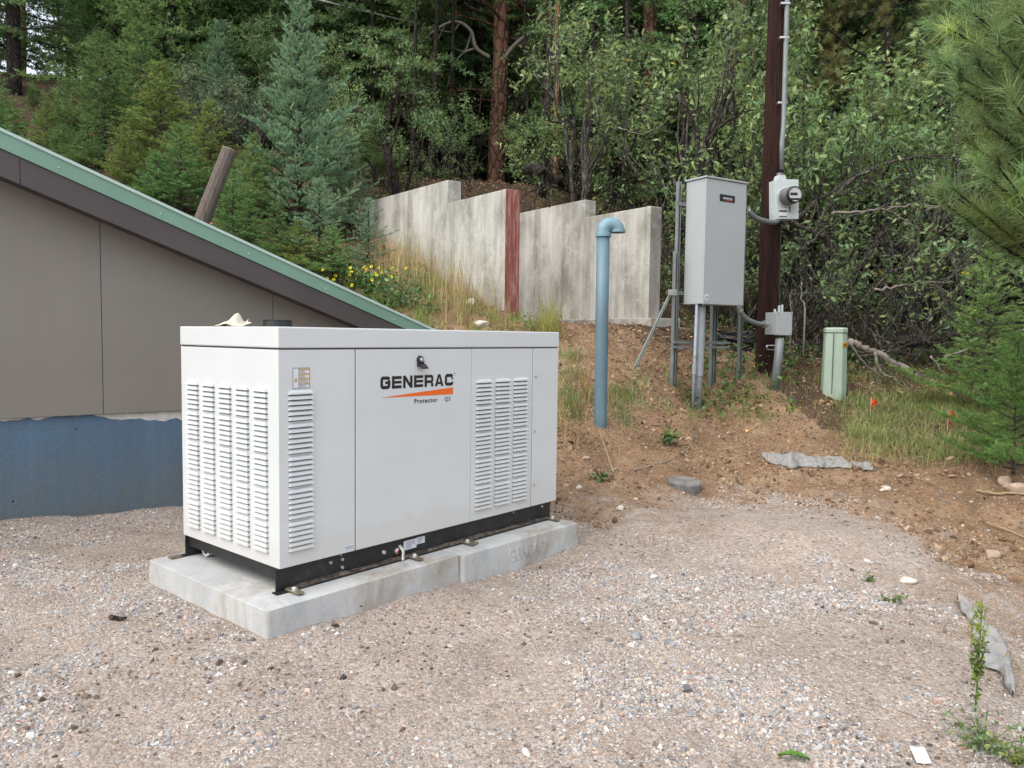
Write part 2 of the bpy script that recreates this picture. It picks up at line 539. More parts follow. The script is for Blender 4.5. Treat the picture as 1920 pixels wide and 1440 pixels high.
# foundation: blue damp-proof coat fading to grey-blue below, bare concrete left ragged along the top
m, n, bs = mat_nodes("blue_coated_concrete")
vec = coords(n)
f = noise(n, vec, 5, 6, 0.65); fz = N(n, "ShaderNodeSeparateXYZ"); tc = N(n, "ShaderNodeTexCoord"); n.links.new(tc.outputs['Object'], fz.inputs[0])
a1 = N(n, "ShaderNodeMath", operation='MULTIPLY_ADD'); a1.inputs[1].default_value = 1.0; n.links.new(f, a1.inputs[0]); n.links.new(fz.outputs[2], a1.inputs[2])
r = ramp(n, [(0.45, (0.108, 0.138, 0.155)), (1.15, (0.080, 0.138, 0.208))]); n.links.new(a1.outputs[0], r.inputs[0])
f2 = noise(n, vec, 70, 4, 0.7); fstk = noise(n, coords(n, (1, 1, .08)), 9, 6, 0.7); rstk = ramp(n, [(0.35, 0.80), (0.6, 1.0), (0.72, 1.35)]); n.links.new(fstk, rstk.inputs[0]); r2 = ramp(n, [(0.3, 0.8), (0.7, 1.18)]); n.links.new(f2, r2.inputs[0])
out = mixc(n, 1.0, r.outputs[0], r2.outputs[0], 'MULTIPLY')
out = mixc(n, 0.45, out, rstk.outputs[0], 'MULTIPLY')
v = N(n, "ShaderNodeTexVoronoi"); v.inputs['Scale'].default_value = 8; n.links.new(vec, v.inputs['Vector'])
r3 = ramp(n, [(0.0, 1.0), (0.05, 1.0), (0.07, 0.0)]); n.links.new(v.outputs['Distance'], r3.inputs[0])
out = mixc(n, r3.outputs[0], out, (0.012, 0.015, 0.02))
# ragged bare band: z above (top - width(x)) with scalloped edge
wv = N(n, "ShaderNodeTexNoise"); wv.noise_dimensions = '1D'; wv.inputs['Scale'].default_value = 6.5; wv.inputs['Detail'].default_value = 1
n.links.new(fz.outputs[0], wv.inputs['W'])
b1 = N(n, "ShaderNodeMapRange"); b1.inputs[1].default_value = 0.55; b1.inputs[2].default_value = 0.85; b1.inputs[3].default_value = -0.012; b1.inputs[4].default_value = 0.045
n.links.new(fz.outputs[0], b1.inputs[0])
b2 = N(n, "ShaderNodeMath", operation='MULTIPLY'); n.links.new(wv.outputs['Fac'], b2.inputs[0]); b2.inputs[1].default_value = 0.085
b3 = N(n, "ShaderNodeMath", operation='ADD'); n.links.new(b1.outputs[0], b3.inputs[0]); n.links.new(b2.outputs[0], b3.inputs[1])
b4 = N(n, "ShaderNodeMath", operation='ADD'); n.links.new(fz.outputs[2], b4.inputs[0]); n.links.new(b3.outputs[0], b4.inputs[1])
FOUND_TOP = 0.672
b5 = N(n, "ShaderNodeMath", operation='GREATER_THAN'); n.links.new(b4.outputs[0], b5.inputs[0]); b5.inputs[1].default_value = FOUND_TOP + 0.02
fw = noise(n, vec, 16, 5); rw = ramp(n, [(0.3, (0.42, 0.41, 0.39)), (0.7, (0.62, 0.61, 0.58))]); n.links.new(fw, rw.inputs[0])
out = mixc(n, b5.outputs[0], out, rw.outputs[0])
n.links.new(out, bs.inputs['Base Color']); bs.inputs['Roughness'].default_value = 0.7
bump(n, bs, f2, 0.3, 0.006)
MAT['foundation'] = m
MAT['fascia'] = mk("brown_fascia", (0.062, 0.05, 0.05), 0.5, var=0.1, vscale=3)
MAT['soffit'] = mk("dark_soffit", (0.035, 0.028, 0.026), 0.7)
MAT['greenmetal'] = mk("green_metal", (0.155, 0.285, 0.215), 0.38, var=0.06, vscale=2)
MAT['greenlight'] = mk("green_metal_edge", (0.40, 0.52, 0.48), 0.35, var=0.05)
MAT['bluepipe'] = mk("blue_pvc", (0.105, 0.182, 0.228), 0.45, var=0.14, vscale=5, dirt=(0.17, 0.235, 0.265), dirt_lo=0.5, dirt_hi=0.8, dscale=9, stretch=(1, 1, .3))
MAT['bluecap'] = mk("blue_fitting", (0.17, 0.285, 0.34), 0.4, var=0.1, vscale=5)
MAT['ats'] = mk("grey_enamel", (0.385, 0.415, 0.43), 0.42, var=0.03, vscale=3)
MAT['atsseam'] = mk("grey_enamel_lip", (0.40, 0.43, 0.445), 0.4, var=0.03)
MAT['strut'] = mk("galvanised_strut", (0.20, 0.225, 0.225), 0.55, metal=0.25, var=0.2, vscale=8)
MAT['greenstrut'] = mk("green_strut", (0.15, 0.185, 0.17), 0.5, metal=0.2, var=0.2, vscale=8)
MAT['pvc'] = mk("grey_pvc", (0.27, 0.30, 0.34), 0.5, var=0.12, vscale=6, dirt=(0.30, 0.22, 0.16), dirt_lo=0.6, dirt_hi=0.85, dscale=7)
MAT['flex'] = mk("grey_flex_conduit", (0.15, 0.165, 0.175), 0.5, var=0.1)
MAT['meterbox'] = mk("pale_meter_enamel", (0.50, 0.56, 0.565), 0.45, var=0.06, vscale=6, dirt=(0.36, 0.40, 0.38), dirt_lo=0.6, dirt_hi=0.85, dscale=9)
MAT['metergrey'] = mk("meter_collar", (0.13, 0.14, 0.14), 0.4)
MAT['glass'] = mk("meter_face", (0.46, 0.48, 0.47), 0.15, spec=0.8)
MAT['jbox'] = mk("grey_jbox", (0.36, 0.39, 0.41), 0.5, var=0.06)
MAT['pole'] = bark_mat("creosote_pole", (0.022, 0.010, 0.008), (0.050, 0.021, 0.015), (0.010, 0.006, 0.006), 26, 0.03, 0.5)
MAT['pedestal'] = mk("pale_green_plastic", (0.37, 0.475, 0.39), 0.5, var=0.06, vscale=4, dirt=(0.3, 0.32, 0.22), dirt_lo=0.62, dirt_hi=0.9)
MAT['flag'] = mk("orange_flag", (0.85, 0.10, 0.02), 0.6, var=0.15, vscale=25)
MAT['fabric'] = mk("grey_fabric", (0.27, 0.27, 0.265), 0.85, var=0.15, vscale=14, dirt=(0.33, 0.22, 0.14), dirt_lo=0.56, dirt_hi=0.78, dscale=7, bstr=0.3, bscale=120)
MAT['ironlid'] = concrete("lid_concrete", (0.13, 0.125, 0.12), (0.24, 0.23, 0.22), (0.3, 0.23, 0.17), 0.5, 0.7, zs=1, scale=14, holes=False)[0]
MAT['cable'] = mk("black_cable", (0.012, 0.012, 0.014), 0.4)
MAT['post'] = mk("weathered_post", (0.125, 0.10, 0.085), 0.9, var=0.35, vscale=6, stretch=(8, 8, .7), bstr=0.6, bscale=30)
MAT['cutwood'] = mk("cut_wood", (0.50, 0.46, 0.40), 0.85, var=0.2, vscale=20, dirt=(.1, .08, .06), dscale=30)
MAT['white_scrap'] = mk("white_scrap", (0.78, 0.79, 0.80), 0.6, var=0.04)
MAT['wire'] = mk("wire_alu", (0.75, 0.75, 0.75), 0.5)
MAT['rock'] = mk("tan_rock", (0.40, 0.31, 0.23), 0.9, var=0.3, vscale=14, bstr=0.6, bscale=25)
MAT['rockgrey'] = mk("grey_rock", (0.24, 0.25, 0.26), 0.9, var=0.3, vscale=14, bstr=0.6, bscale=25)
MAT['rockpale'] = mk("pale_rock", (0.55, 0.50, 0.44), 0.9, var=0.25, vscale=14, bstr=0.6, bscale=25)

MAT['bark_ponderosa'] = bark_mat("ponderosa_bark", (0.13, 0.068, 0.048), (0.25, 0.135, 0.095), (0.035, 0.02, 0.016), 9, 0.3)
MAT['bark_orange'] = bark_mat("orange_bark", (0.30, 0.15, 0.07), (0.48, 0.27, 0.14), (0.10, 0.05, 0.03), 9, 0.3)
MAT['bark_dark'] = bark_mat("dark_bark", (0.035, 0.028, 0.025), (0.085, 0.068, 0.058), (0.012, 0.01, 0.01), 16, 0.3)
MAT['bark_grey'] = bark_mat("grey_bark", (0.10, 0.088, 0.078), (0.20, 0.18, 0.16), (0.03, 0.026, 0.024), 22, 0.25)
MAT['deadwood'] = mk("bleached_deadwood", (0.24, 0.21, 0.18), 0.9, var=0.35, vscale=9)
MAT['needle_green'] = tinted("fir_needles", (0.20, 0.325, 0.115), 0.55, 0.38, rnd=0.18)
MAT['needle_yellow'] = tinted("yellowgreen_needles", (0.26, 0.33, 0.095), 0.55, 0.38, rnd=0.12)
MAT['needle_blue'] = tinted("bluegreen_needles", (0.27, 0.41, 0.25), 0.55, 0.38, rnd=0.1)
MAT['needle_dark'] = tinted("dark_needles", (0.155, 0.25, 0.10), 0.6, 0.38, rnd=0.3)
MAT['needle_pine'] = tinted("pine_needles", (0.25, 0.38, 0.155), 0.45, 0.38, rnd=0.15)
MAT['needle_gold'] = tinted("golden_pine_needles", (0.25, 0.26, 0.10), 0.5, 0.38, rnd=0.2)
MAT['leaf_oak'] = tinted("oak_leaves", (0.225, 0.32, 0.13), 0.36, 0.38, spec=0.45, rnd=0.2)
MAT['leaf_bluish'] = tinted("greyish_leaves", (0.17, 0.23, 0.125), 0.45, 0.38, spec=0.45, rnd=0.15)
MAT['leaf_small'] = tinted("undergrowth_leaves", (0.10, 0.175, 0.05), 0.5, 0.25)
MAT['petal'] = tinted("yellow_petals", (0.85, 0.68, 0.02), 0.6, 0.2)
MAT['grass'] = tinted("grass_blades", (0.31, 0.34, 0.15), 0.6, 0.3)
MAT['drygrass'] = tinted("dry_stems", (0.42, 0.35, 0.20), 0.7, 0.2)
MAT['litter'] = tinted("fallen_leaves", (0.30, 0.21, 0.14), 0.8, 0.1)
MAT['needle_bright'] = tinted('bright_fir_needles', (0.15, 0.25, 0.065), 0.55, 0.25, rnd=0.1)
MAT['soilclod'] = tinted('soil_clods', (1, 1, 1), 0.95, 0.0, spec=0.1, bstr=0.4, bscale=120)
MAT['gravel'] = tinted("gravel_stones", (1, 1, 1), 0.85, 0.0, spec=0.25, bstr=0.3, bscale=160)

# ------------------------------------------------------------------ terrain
_rng = np.random.default_rng(11)
_lat = _rng.random((256, 256))


def vnoise(x, y, f):
    x = np.asarray(x) * f + 1000.3; y = np.asarray(y) * f + 1000.7
    xi = np.floor(x).astype(int); yi = np.floor(y).astype(int)
    tx = x - xi; ty = y - yi
    tx = tx * tx * (3 - 2 * tx); ty = ty * ty * (3 - 2 * ty)
    a = _lat[xi & 255, yi & 255]; b = _lat[(xi + 1) & 255, yi & 255]
    c = _lat[xi & 255, (yi + 1) & 255]; d = _lat[(xi + 1) & 255, (yi + 1) & 255]
    return (a * (1 - tx) + b * tx) * (1 - ty) + (c * (1 - tx) + d * tx) * ty


def fbm(x, y, f, o=4):
    r = 0; a = 1; s = 0
    for i in range(o):
        r = r + a * vnoise(np.asarray(x) + 17.3 * i, np.asarray(y) - 9.1 * i, f * 2 ** i); s += a; a *= 0.5
    return r / s


CP = [(-6, 0, 0), (0, 0, 0), (6, 0, -.15), (-3, 2, 0), (0, 2, 0), (2.2, 2, -.03), (-5, 4, .02), (-1, 3, .035), (-1.7, 3.75, .045),
      (1.7, 4.3, .11), (2.5, 4.7, .08), (3.4, 3.7, -.22), (2.9, 2.6, -.28), (1.3, 3.3, .06), (1.5, 2.5, .03), (.45, 4.5, .035), (-3.4, 5.2, .02), (-2.5, 5.9, -.01), (1.5, 4, .0), (2.6, 3.2, -.13), (4, 4, -.05), (6, 5.5, .1), (.1, 5.6, .10),
      (-12, 0, .3), (12, 0, -.4), (0, -10, 0), (-20, -8, .5), (20, -8, -.5), (-8, 6, 1.2), (-15, 6, 2.5), (8, 10, .9), (12, 20, 2.6), (6, 20, 3.2),
      (-20, 30, 11), (0, 32, 9), (20, 32, 6), (-25, 12, 6), (25, 10, 1.5), (-7, 10.5, 3.2), (0, 65, 17), (-45, 65, 21), (45, 65, 12), (60, 0, -1), (-60, 0, 4)]
for q in [(1060, 905, 5.6), (1100, 860, 6.2), (1127, 808, 6.7), (1080, 715, 7.4), (1050, 625, 8.6), (970, 602, 8.9), (1235, 614, 9.9),
          (1200, 705, 7.8), (1265, 722, 8.0), (1318, 767, 7.95), (1290, 850, 6.7), (1442, 697, 9.0), (1450, 800, 7.6), (1500, 868, 6.5),
          (1450, 925, 5.75), (1300, 930, 5.6), (1562, 740, 8.6), (1650, 765, 8.2), (1750, 820, 7.0), (1880, 885, 6.0), (1900, 1000, 4.9), (1700, 650, 12), (1860, 660, 11),
          (1235, 604, 9.9), (1500, 640, 13), (1600, 560, 16), (800, 603, 8.5), (700, 490, 11), (690, 450, 12.4), (560, 375, 13), (300, 300, 14.5),
          (100, 270, 15), (40, 185, 18), (925, 350, 19), (1205, 385, 17), (1010, 380, 15), (560, 470, 10.5), (400, 420, 11)]:
    p = at(*q); CP.append(tuple(p))
CP = np.array(CP)


def _U(d2):
    return 0.5 * d2 * np.log(d2 + 1e-9)


_n = len(CP)
_K = _U(((CP[:, None, :2] - CP[None, :, :2]) ** 2).sum(-1)) + np.eye(_n) * 0.004
_Pm = np.hstack([np.ones((_n, 1)), CP[:, :2]])
_A = np.block([[_K, _Pm], [_Pm.T, np.zeros((3, 3))]])
_W = np.linalg.solve(_A, np.concatenate([CP[:, 2], np.zeros(3)]))

# building frame (used by the terrain to cut its footprint)
HP = at_z(0, 968, 0.02)[:2]                          # wall base at the left image edge
HYAW = R_(37.6)
HD = np.array([math.cos(HYAW), math.sin(HYAW)])      # along the wall, to the right
HN = np.array([-math.sin(HYAW), math.cos(HYAW)])     # into the building


WA = at(948, 357, 9.0)[:2]


def house_local(x, y):
    dx = np.asarray(x) - HP[0]; dy = np.asarray(y) - HP[1]
    return dx * HD[0] + dy * HD[1], dx * HN[0] + dy * HN[1]


GEN = np.array([-0.9669, 3.1871]); GYAW = 0.8612
GA = np.array([math.cos(GYAW), math.sin(GYAW)]); GB = np.array([-math.sin(GYAW), math.cos(GYAW)])
# outline of the gravelled yard on the ground (right / far edge measured on the photo)
YARD = [at_z(px, py, 0.05)[:2] for px, py in [(1030, 965), (1120, 985), (1230, 975), (1330, 955), (1450, 945), (1560, 955), (1660, 980), (1770, 1015), (1860, 1060), (1950, 1150), (2040, 1290)]]
YARD = np.array([(-30, -10), (-30, 3), (-8, 5.5), (-3.4, 6.0), (-2.2, 6.9), (-0.4, 5.9)] + [tuple(p) for p in YARD] + [(2.3, 1.2), (3.0, -10)])


def poly_sd(x, y, P):
    """signed distance, negative inside"""
    x = np.asarray(x, float); y = np.asarray(y, float)
    d = np.full(x.shape, 1e9); ins = np.zeros(x.shape, bool)
    for i in range(len(P)):
        a = P[i]; b = P[(i + 1) % len(P)]
        e = b - a
        t = np.clip(((x - a[0]) * e[0] + (y - a[1]) * e[1]) / (e @ e), 0, 1)
        d = np.minimum(d, np.hypot(x - a[0] - t * e[0], y - a[1] - t * e[1]))
        c = ((a[1] > y) != (b[1] > y)) & (x < (b[0] - a[0]) * (y - a[1]) / (b[1] - a[1] + 1e-12) + a[0])
        ins ^= c
    return np.where(ins, -d, d)


def ground(x, y, detail=True):
    x = np.atleast_1d(np.asarray(x, float)); y = np.atleast_1d(np.asarray(y, float))
    sh = x.shape
    x = x.ravel(); y = y.ravel()
    z = _W[_n] + _W[_n + 1] * x + _W[_n + 2] * y
    for i in range(_n):
        z = z + _W[i] * _U((x - CP[i, 0]) ** 2 + (y - CP[i, 1]) ** 2)
    z = np.clip(z, -3, 22)
    if detail:
        sd_ = poly_sd(x, y, YARD)
        out = np.clip(sd_ / 0.6 + 0.3, 0, 1)
        z = z + (fbm(x, y, 1.3) - 0.5) * (0.03 + 0.14 * out) + (fbm(x + 5, y, 6, 3) - 0.5) * (0.014 + 0.10 * out) + (fbm(x - 8, y + 4, 3.0, 3) - 0.5) * 0.05
        far = np.clip((y - 12) / 6, 0, 1)
        z = z + (fbm(x, y, 0.35) - 0.5) * 0.7 * far
        # flat under the slabs
        gu = (x - GEN[0]) * GA[0] + (y - GEN[1]) * GA[1]; gv = (x - GEN[0]) * GB[0] + (y - GEN[1]) * GB[1]
        k = np.clip(1 - np.maximum.reduce([-0.05 - gu, gu - 1.8, -0.05 - gv, gv - 0.8]) / 0.25, 0, 1)
        z = z * (1 - k) + np.minimum(z, 0.05) * k
    cq = at(1316, 767, 7.95)
    z = z - 0.13 * np.exp(-((x - cq[0]) ** 2 + (y - cq[1]) ** 2) / 0.16)
    # level pocket between the two retaining walls
    wx = (x - WA[0]) * .547 - (y - WA[1]) * .837; wy = (x - WA[0]) * .837 + (y - WA[1]) * .547
    pocket = (wy > 0.1) & (wy < 2.2) & (wx > -4.6) & (wx < 0.9)
    k2 = np.clip((0.9 - wx) / 0.7, 0, 1)
    z = np.where(pocket, z * (1 - k2) + np.minimum(z, 1.40 + 0.05 * (fbm(x, y, 5, 3) - .5)) * k2, z)
    s, t = house_local(x, y)
    inside = (t > 0.03) & (t < 2.9) & (s < 3.75)
    z = np.where(inside, np.minimum(z, -0.1), z)
    z = np.where((t <= 0.03) & (t > -0.6) & (s < 3.2), np.minimum(z, 0.06), z)
    return z.reshape(sh)


def gz(x, y):
    return float(ground([x], [y])[0])


def on_ground(px, Y):
    r = ray(px, 720)
    x = r[0] * Y
    return np.array([x, Y, gz(x, Y)])


def hit(px, py, Y0=2.0, Y1=40.0):
    """first point of the terrain seen along a pixel ray"""
    Y = np.linspace(Y0, Y1, 1500)
    P = CAMP[None, :] + ray(px, py)[None, :] * Y[:, None]
    g = ground(P[:, 0], P[:, 1])
    k = np.argmax(P[:, 2] <= g)
    return P[k]


def axis_steps(lo, hi, d0, d1, step, far):
    c = np.arange(d0, d1 + 1e-6, step)
    up, s_ = [], step
    v_ = d1
    while v_ < hi:
        s_ = min(s_ * 1.12, far); v_ += s_; up.append(v_)
    dn, s_ = [], step
    v_ = d0
    while v_ > lo:
        s_ = min(s_ * 1.12, far); v_ -= s_; dn.append(v_)
    return np.concatenate([dn[::-1], c, up])


gxs = axis_steps(-90, 90, -5.5, 6.5, 0.045, 5); gys = axis_steps(-25, 120, 1.4, 11, 0.045, 5)
GX, GY = np.meshgrid(gxs, gys)
GZ = ground(GX, GY)
nx, ny = len(gxs), len(gys)
gb = B()
i = np.arange(ny - 1)[:, None] * nx + np.arange(nx - 1)[None, :]
sd_ = poly_sd(GX, GY, YARD) + (fbm(GX, GY, 2.2) - 0.5) * 1.1
grav = np.clip(0.5 - sd_ / 1.3, 0, 1)
hs, ht = house_local(GX, GY)
forest = np.clip((GY - (8.9 - 0.10 * np.abs(GX - 2.5)) + (fbm(GX + 3, GY, 0.9) - 0.5) * 2.2) / 1.2, 0, 1)
forest = np.where(GX > 3.0, np.maximum(forest, np.clip((GX - 2.2 - 0.22 * (9 - GY)) / 0.8 * np.clip((GY - 6.5), 0, 1), 0, 1)), forest)
hillopen = np.clip(1 - np.abs(GX + 1.5) / 3.0, 0, 1) * np.clip((13.5 - GY) / 2.0, 0, 1)     # bare slope in front of wall
forest = forest * (1 - hillopen)
patch = fbm(GX + 40, GY + 7, 1.15, 3)
mask = np.stack([grav, forest, patch], -1).reshape(-1, 3)
gb.add(np.stack([GX, GY, GZ], -1).reshape(-1, 3), np.stack([i, i + 1, i + nx + 1, i + nx], -1).reshape(-1, 4), mask)

m, n, bs = mat_nodes("ground_surface")
vec = coords(n)
a = N(n, "ShaderNodeAttribute", attribute_name="tint")
sp = N(n, "ShaderNodeSeparateColor"); n.links.new(a.outputs['Color'], sp.inputs[0])
# dusty crushed stone
f0 = noise(n, vec, 3.0, 6, 0.65); r0 = ramp(n, [(0.3, (0.315, 0.255, 0.21)), (0.55, (0.41, 0.34, 0.285)), (0.75, (0.46, 0.40, 0.35))]); n.links.new(f0, r0.inputs[0])
v1 = N(n, "ShaderNodeTexVoronoi"); v1.inputs['Scale'].default_value = 70; n.links.new(vec, v1.inputs['Vector'])
sp1 = N(n, "ShaderNodeSeparateColor"); n.links.new(v1.outputs['Color'], sp1.inputs[0])
rc = ramp(n, [(0.0, (0.15, 0.14, 0.14)), (0.2, (0.27, 0.23, 0.20)), (0.45, (0.35, 0.27, 0.22)), (0.7, (0.40, 0.33, 0.28)), (0.95, (0.52, 0.48, 0.45))]); n.links.new(sp1.outputs[0], rc.inputs[0])
rsel = ramp(n, [(0.55, 0.0), (0.62, 0.8)]); n.links.new(sp1.outputs[1], rsel.inputs[0])
cg = mixc(n, rsel.outputs[0], r0.outputs[0], rc.outputs[0])
v1b = N(n, "ShaderNodeTexVoronoi"); v1b.inputs['Scale'].default_value = 190; n.links.new(vec, v1b.inputs['Vector'])
r1b = ramp(n, [(0.0, 0.6), (1.0, 1.3)]); sp1b = N(n, "ShaderNodeSeparateColor"); n.links.new(v1b.outputs['Color'], sp1b.inputs[0]); n.links.new(sp1b.outputs[2], r1b.inputs[0])
cg = mixc(n, 0.8, cg, r1b.outputs[0], 'MULTIPLY')
# red-brown soil
f3 = noise(n, vec, 2.6, 8, 0.7); r3 = ramp(n, [(0.28, (0.15, 0.095, 0.058)), (0.5, (0.26, 0.168, 0.102)), (0.72, (0.37, 0.26, 0.17))]); n.links.new(f3, r3.inputs[0])
f3b = noise(n, vec, 38, 6, 0.75); r3b = ramp(n, [(0.3, 0.5), (0.7, 1.4)]); n.links.new(f3b, r3b.inputs[0])
cs = mixc(n, 1.0, r3.outputs[0], r3b.outputs[0], 'MULTIPLY')
# forest litter
f4 = noise(n, vec, 1.7, 7, 0.7); r4 = ramp(n, [(0.3, (0.045, 0.032, 0.022)), (0.6, (0.115, 0.078, 0.05)), (0.8, (0.17, 0.13, 0.075))]); n.links.new(f4, r4.inputs[0])
cf = mixc(n, 1.0, r4.outputs[0], r3b.outputs[0], 'MULTIPLY')
fm = noise(n, vec, 9, 6, 0.7)
e1 = N(n, "ShaderNodeMath", operation='MULTIPLY_ADD'); e1.inputs[1].default_value = 1.7; e1.inputs[2].default_value = -0.85; n.links.new(fm, e1.inputs[0])
e2 = N(n, "ShaderNodeMath", operation='ADD'); n.links.new(e1.outputs[0], e2.inputs[0]); n.links.new(sp.outputs[0], e2.inputs[1])
re = ramp(n, [(0.2, 0.0), (0.8, 1.0)]); n.links.new(e2.outputs[0], re.inputs[0])
e3 = N(n, "ShaderNodeMath", operation='ADD'); n.links.new(e1.outputs[0], e3.inputs[0]); n.links.new(sp.outputs[1], e3.inputs[1])
rf = ramp(n, [(0.35, 0.0), (0.65, 1.0)]); n.links.new(e3.outputs[0], rf.inputs[0])
out = mixc(n, rf.outputs[0], cs, cf)
out = mixc(n, re.outputs[0], out, cg)
n.links.new(out, bs.inputs['Base Color'])
bs.inputs['Roughness'].default_value = 0.95; bs.inputs['Specular IOR Level'].default_value = 0.15
hb = N(n, "ShaderNodeMath", operation='MULTIPLY_ADD'); hb.inputs[1].default_value = -0.6; n.links.new(v1.outputs['Distance'], hb.inputs[0]); n.links.new(f3b, hb.inputs[2])
bump(n, bs, hb.outputs[0], 0.7, 0.02)
MAT['ground'] = m
tag(gb.build("ground", MAT['ground'], smooth=True), "gravel yard rising through red soil to a wooded hillside", "ground", kind='structure')

# ------------------------------------------------------------------ the building on the left
hs_ = thing("building", "taupe sided building with a green metal roof edge and blue foundation", "building", (HP[0], HP[1], 0), HYAW)


def hpx(px, py, off=0.0):
    """wall-plane coordinates (along, height) of a pixel; off = how far the plane stands in front of the wall"""
    P = np.array([HP[0] - HN[0] * off, HP[1] - HN[1] * off, 0])
    q = at_plane(px, py, P, HN)
    return np.dot(q[:2] - HP, HD), q[2]


def line2(p, q):
    k = (q[1] - p[1]) / (q[0] - p[0])
    return lambda x: p[1] + k * (x - p[0])


OV = 0.25
l_top = line2(hpx(0, 240, OV), hpx(808, 614.6, OV))
l_mid = line2(hpx(0, 278, OV), hpx(753, 614, OV))
l_bot = line2(hpx(0, 330, OV), hpx(672, 613, OV))
s_end = hpx(808, 614.6, OV)[0] + 0.25
zsid = (hpx(0, 785)[1] + hpx(338, 769.4)[1]) / 2
zt = zsid
L0 = -3.2
b = B(); b.box(L0, s_end - 0.3, 0.012, 0.16, -0.4, zt - 0.004); b.build("foundation", MAT['foundation'], hs_)
seam = hpx(190, 600)[0]
xs = sorted([L0, s_end - 0.32] + [seam + k * 1.22 for k in range(-3, 4) if L0 < seam + k * 1.22 < s_end - 0.32])
b = B()
for x0, x1 in zip(xs[:-1], xs[1:]):
    g = 0.0022
    b.prism([(x0 + g, zt), (x1 - g, zt), (x1 - g, l_bot(x1) + 0.06), (x0 + g, l_bot(x0) + 0.06)], -0.012, 0.0, axis='y')
b.build("siding", MAT['siding'], hs_)
b = B()
b.prism([(L0, zt + 0.003), (s_end - 0.32, zt + 0.003), (s_end - 0.32, l_bot(s_end - 0.32) + 0.05), (L0, l_bot(L0) + 0.05)], 0.002, 0.15, axis='y')
b.box(L0, s_end - 0.32, 2.8, 2.95, -0.4, 1.3)
b.box(s_end - 0.45, s_end - 0.32, 0.16, 2.79, -0.4, l_bot(s_end - 0.3) - 0.02)
b.build("wall", MAT['soffit'], hs_)
jx = hpx(38, 340, OV)[0]
b = B()
for x0, x1 in ((L0, jx - 0.002), (jx + 0.002, s_end - 0.06)):
    b.prism([(x0, l_bot(x0)), (x1, l_bot(x1)), (x1, l_mid(x1) - 0.002), (x0, l_mid(x0) - 0.002)], -OV, -OV + 0.022, axis='y')
b.build("fascia_board", MAT['fascia'], hs_, bevel=0.002)
e = 0.022
b = B(); b.prism([(L0, l_mid(L0)), (s_end, l_mid(s_end)), (s_end, l_top(s_end) - e), (L0, l_top(L0) - e)], -OV - 0.012, -OV + 0.02, axis='y')
tr_ = b.build("metal_trim", MAT['greenmetal'], hs_)
for k in range(12):
    xx = hpx(300, 380, OV)[0] + (k - 5) * 0.61
    if not (L0 < xx < s_end): continue
    b = B()
    zz = (l_mid(xx) + l_top(xx)) / 2 - 0.02
    b.lathe([(0, 0.006), (0.005, 0.005), (0.007, 0)], (0, 0, 0), 8)
    V = b.v[-1]; V2 = np.stack([V[:, 0] + xx, -V[:, 2] - OV - 0.012, V[:, 1] + zz], -1); b.v[-1] = V2
    b.build("screw", MAT['greenlight'], tr_)
b = B(); b.prism([(L0, l_top(L0) - e), (s_end, l_top(s_end) - e), (s_end, l_top(s_end)), (L0, l_top(L0))], -OV - 0.022, -OV + 0.01, axis='y')
b.build("drip_edge", MAT['greenlight'], hs_, bevel=0.002)
b = B(); b.prism([(L0, l_top(L0) - 0.03), (s_end + .02, l_top(s_end + .02) - 0.03), (s_end + .02, l_top(s_end + .02) - 0.008), (L0, l_top(L0) - 0.008)], -OV + 0.02, 3.1, axis='y')
b.build("roof", MAT['greenmetal'], hs_)
b = B(); b.prism([(L0, l_bot(L0) + 0.018), (s_end - .06, l_bot(s_end - .06) + 0.018), (s_end - .06, l_bot(s_end - .06) + 0.032), (L0, l_bot(L0) + 0.032)], -OV + 0.0225, -0.013, axis='y')
b.build("soffit", MAT['fascia'], hs_)
kk = (l_bot(1) - l_bot(0))
for k in range(24):
    xx = L0 + 0.2 + k * 0.305
    if xx > s_end - .5: break
    b = B()
    b.prism([(xx, l_bot(xx) + 0.008), (xx + .16, l_bot(xx + .16) + 0.008), (xx + .16, l_bot(xx + .16) + 0.017), (xx, l_bot(xx) + 0.017)], -OV + 0.06, -OV + 0.13, axis='y')
    b.build("soffit_vent", MAT['rubber'], hs_)

# ------------------------------------------------------------------ concrete retaining walls
def retaining(corner, prof, mat, label, red, foot):
    c = at(*corner)
    z0 = 1.40
    yaw = math.atan2(-0.837, 0.547)
    t = thing("retaining_wall", label, "wall", (c[0], c[1], z0), yaw, "concrete retaining walls")
    b = B()
    L = prof[0][0]
    P = [(L, -0.9), (0, -0.9)] + [(x, z - z0) for x, z in prof[::-1]]
    # split at the step so that every piece is convex
    (xa, za), (xb, zb), (xc, zc), (xd, zd) = prof
    b.prism([(xa, -0.9), (xb, -0.9), (xb, zb - z0), (xa, za - z0)], 0.0, 0.2, axis='y')
    b.prism([(xb + .0005, -0.9), (xd, -0.9), (xd, zd - z0), (xb + .0005, zc - z0)], 0.0, 0.2, axis='y')
    w_ = b.build("wall_panel", mat, t, bevel=0.008)
    if red:
        b = B(); b.box(0.001, 0.006, 0.002, 0.198, -0.2, prof[3][1] - z0 - 0.004)
        o = b.build("wall_end", MAT['redend'], t); o['label'] = "red painted end face"
    if foot is not None:
        b = B(); b.box(L, 0.22, -0.16, 0.36, foot - z0 - 0.22, foot - z0)
        b.build("footing", MAT['footing'], t, bevel=0.01)
    return t


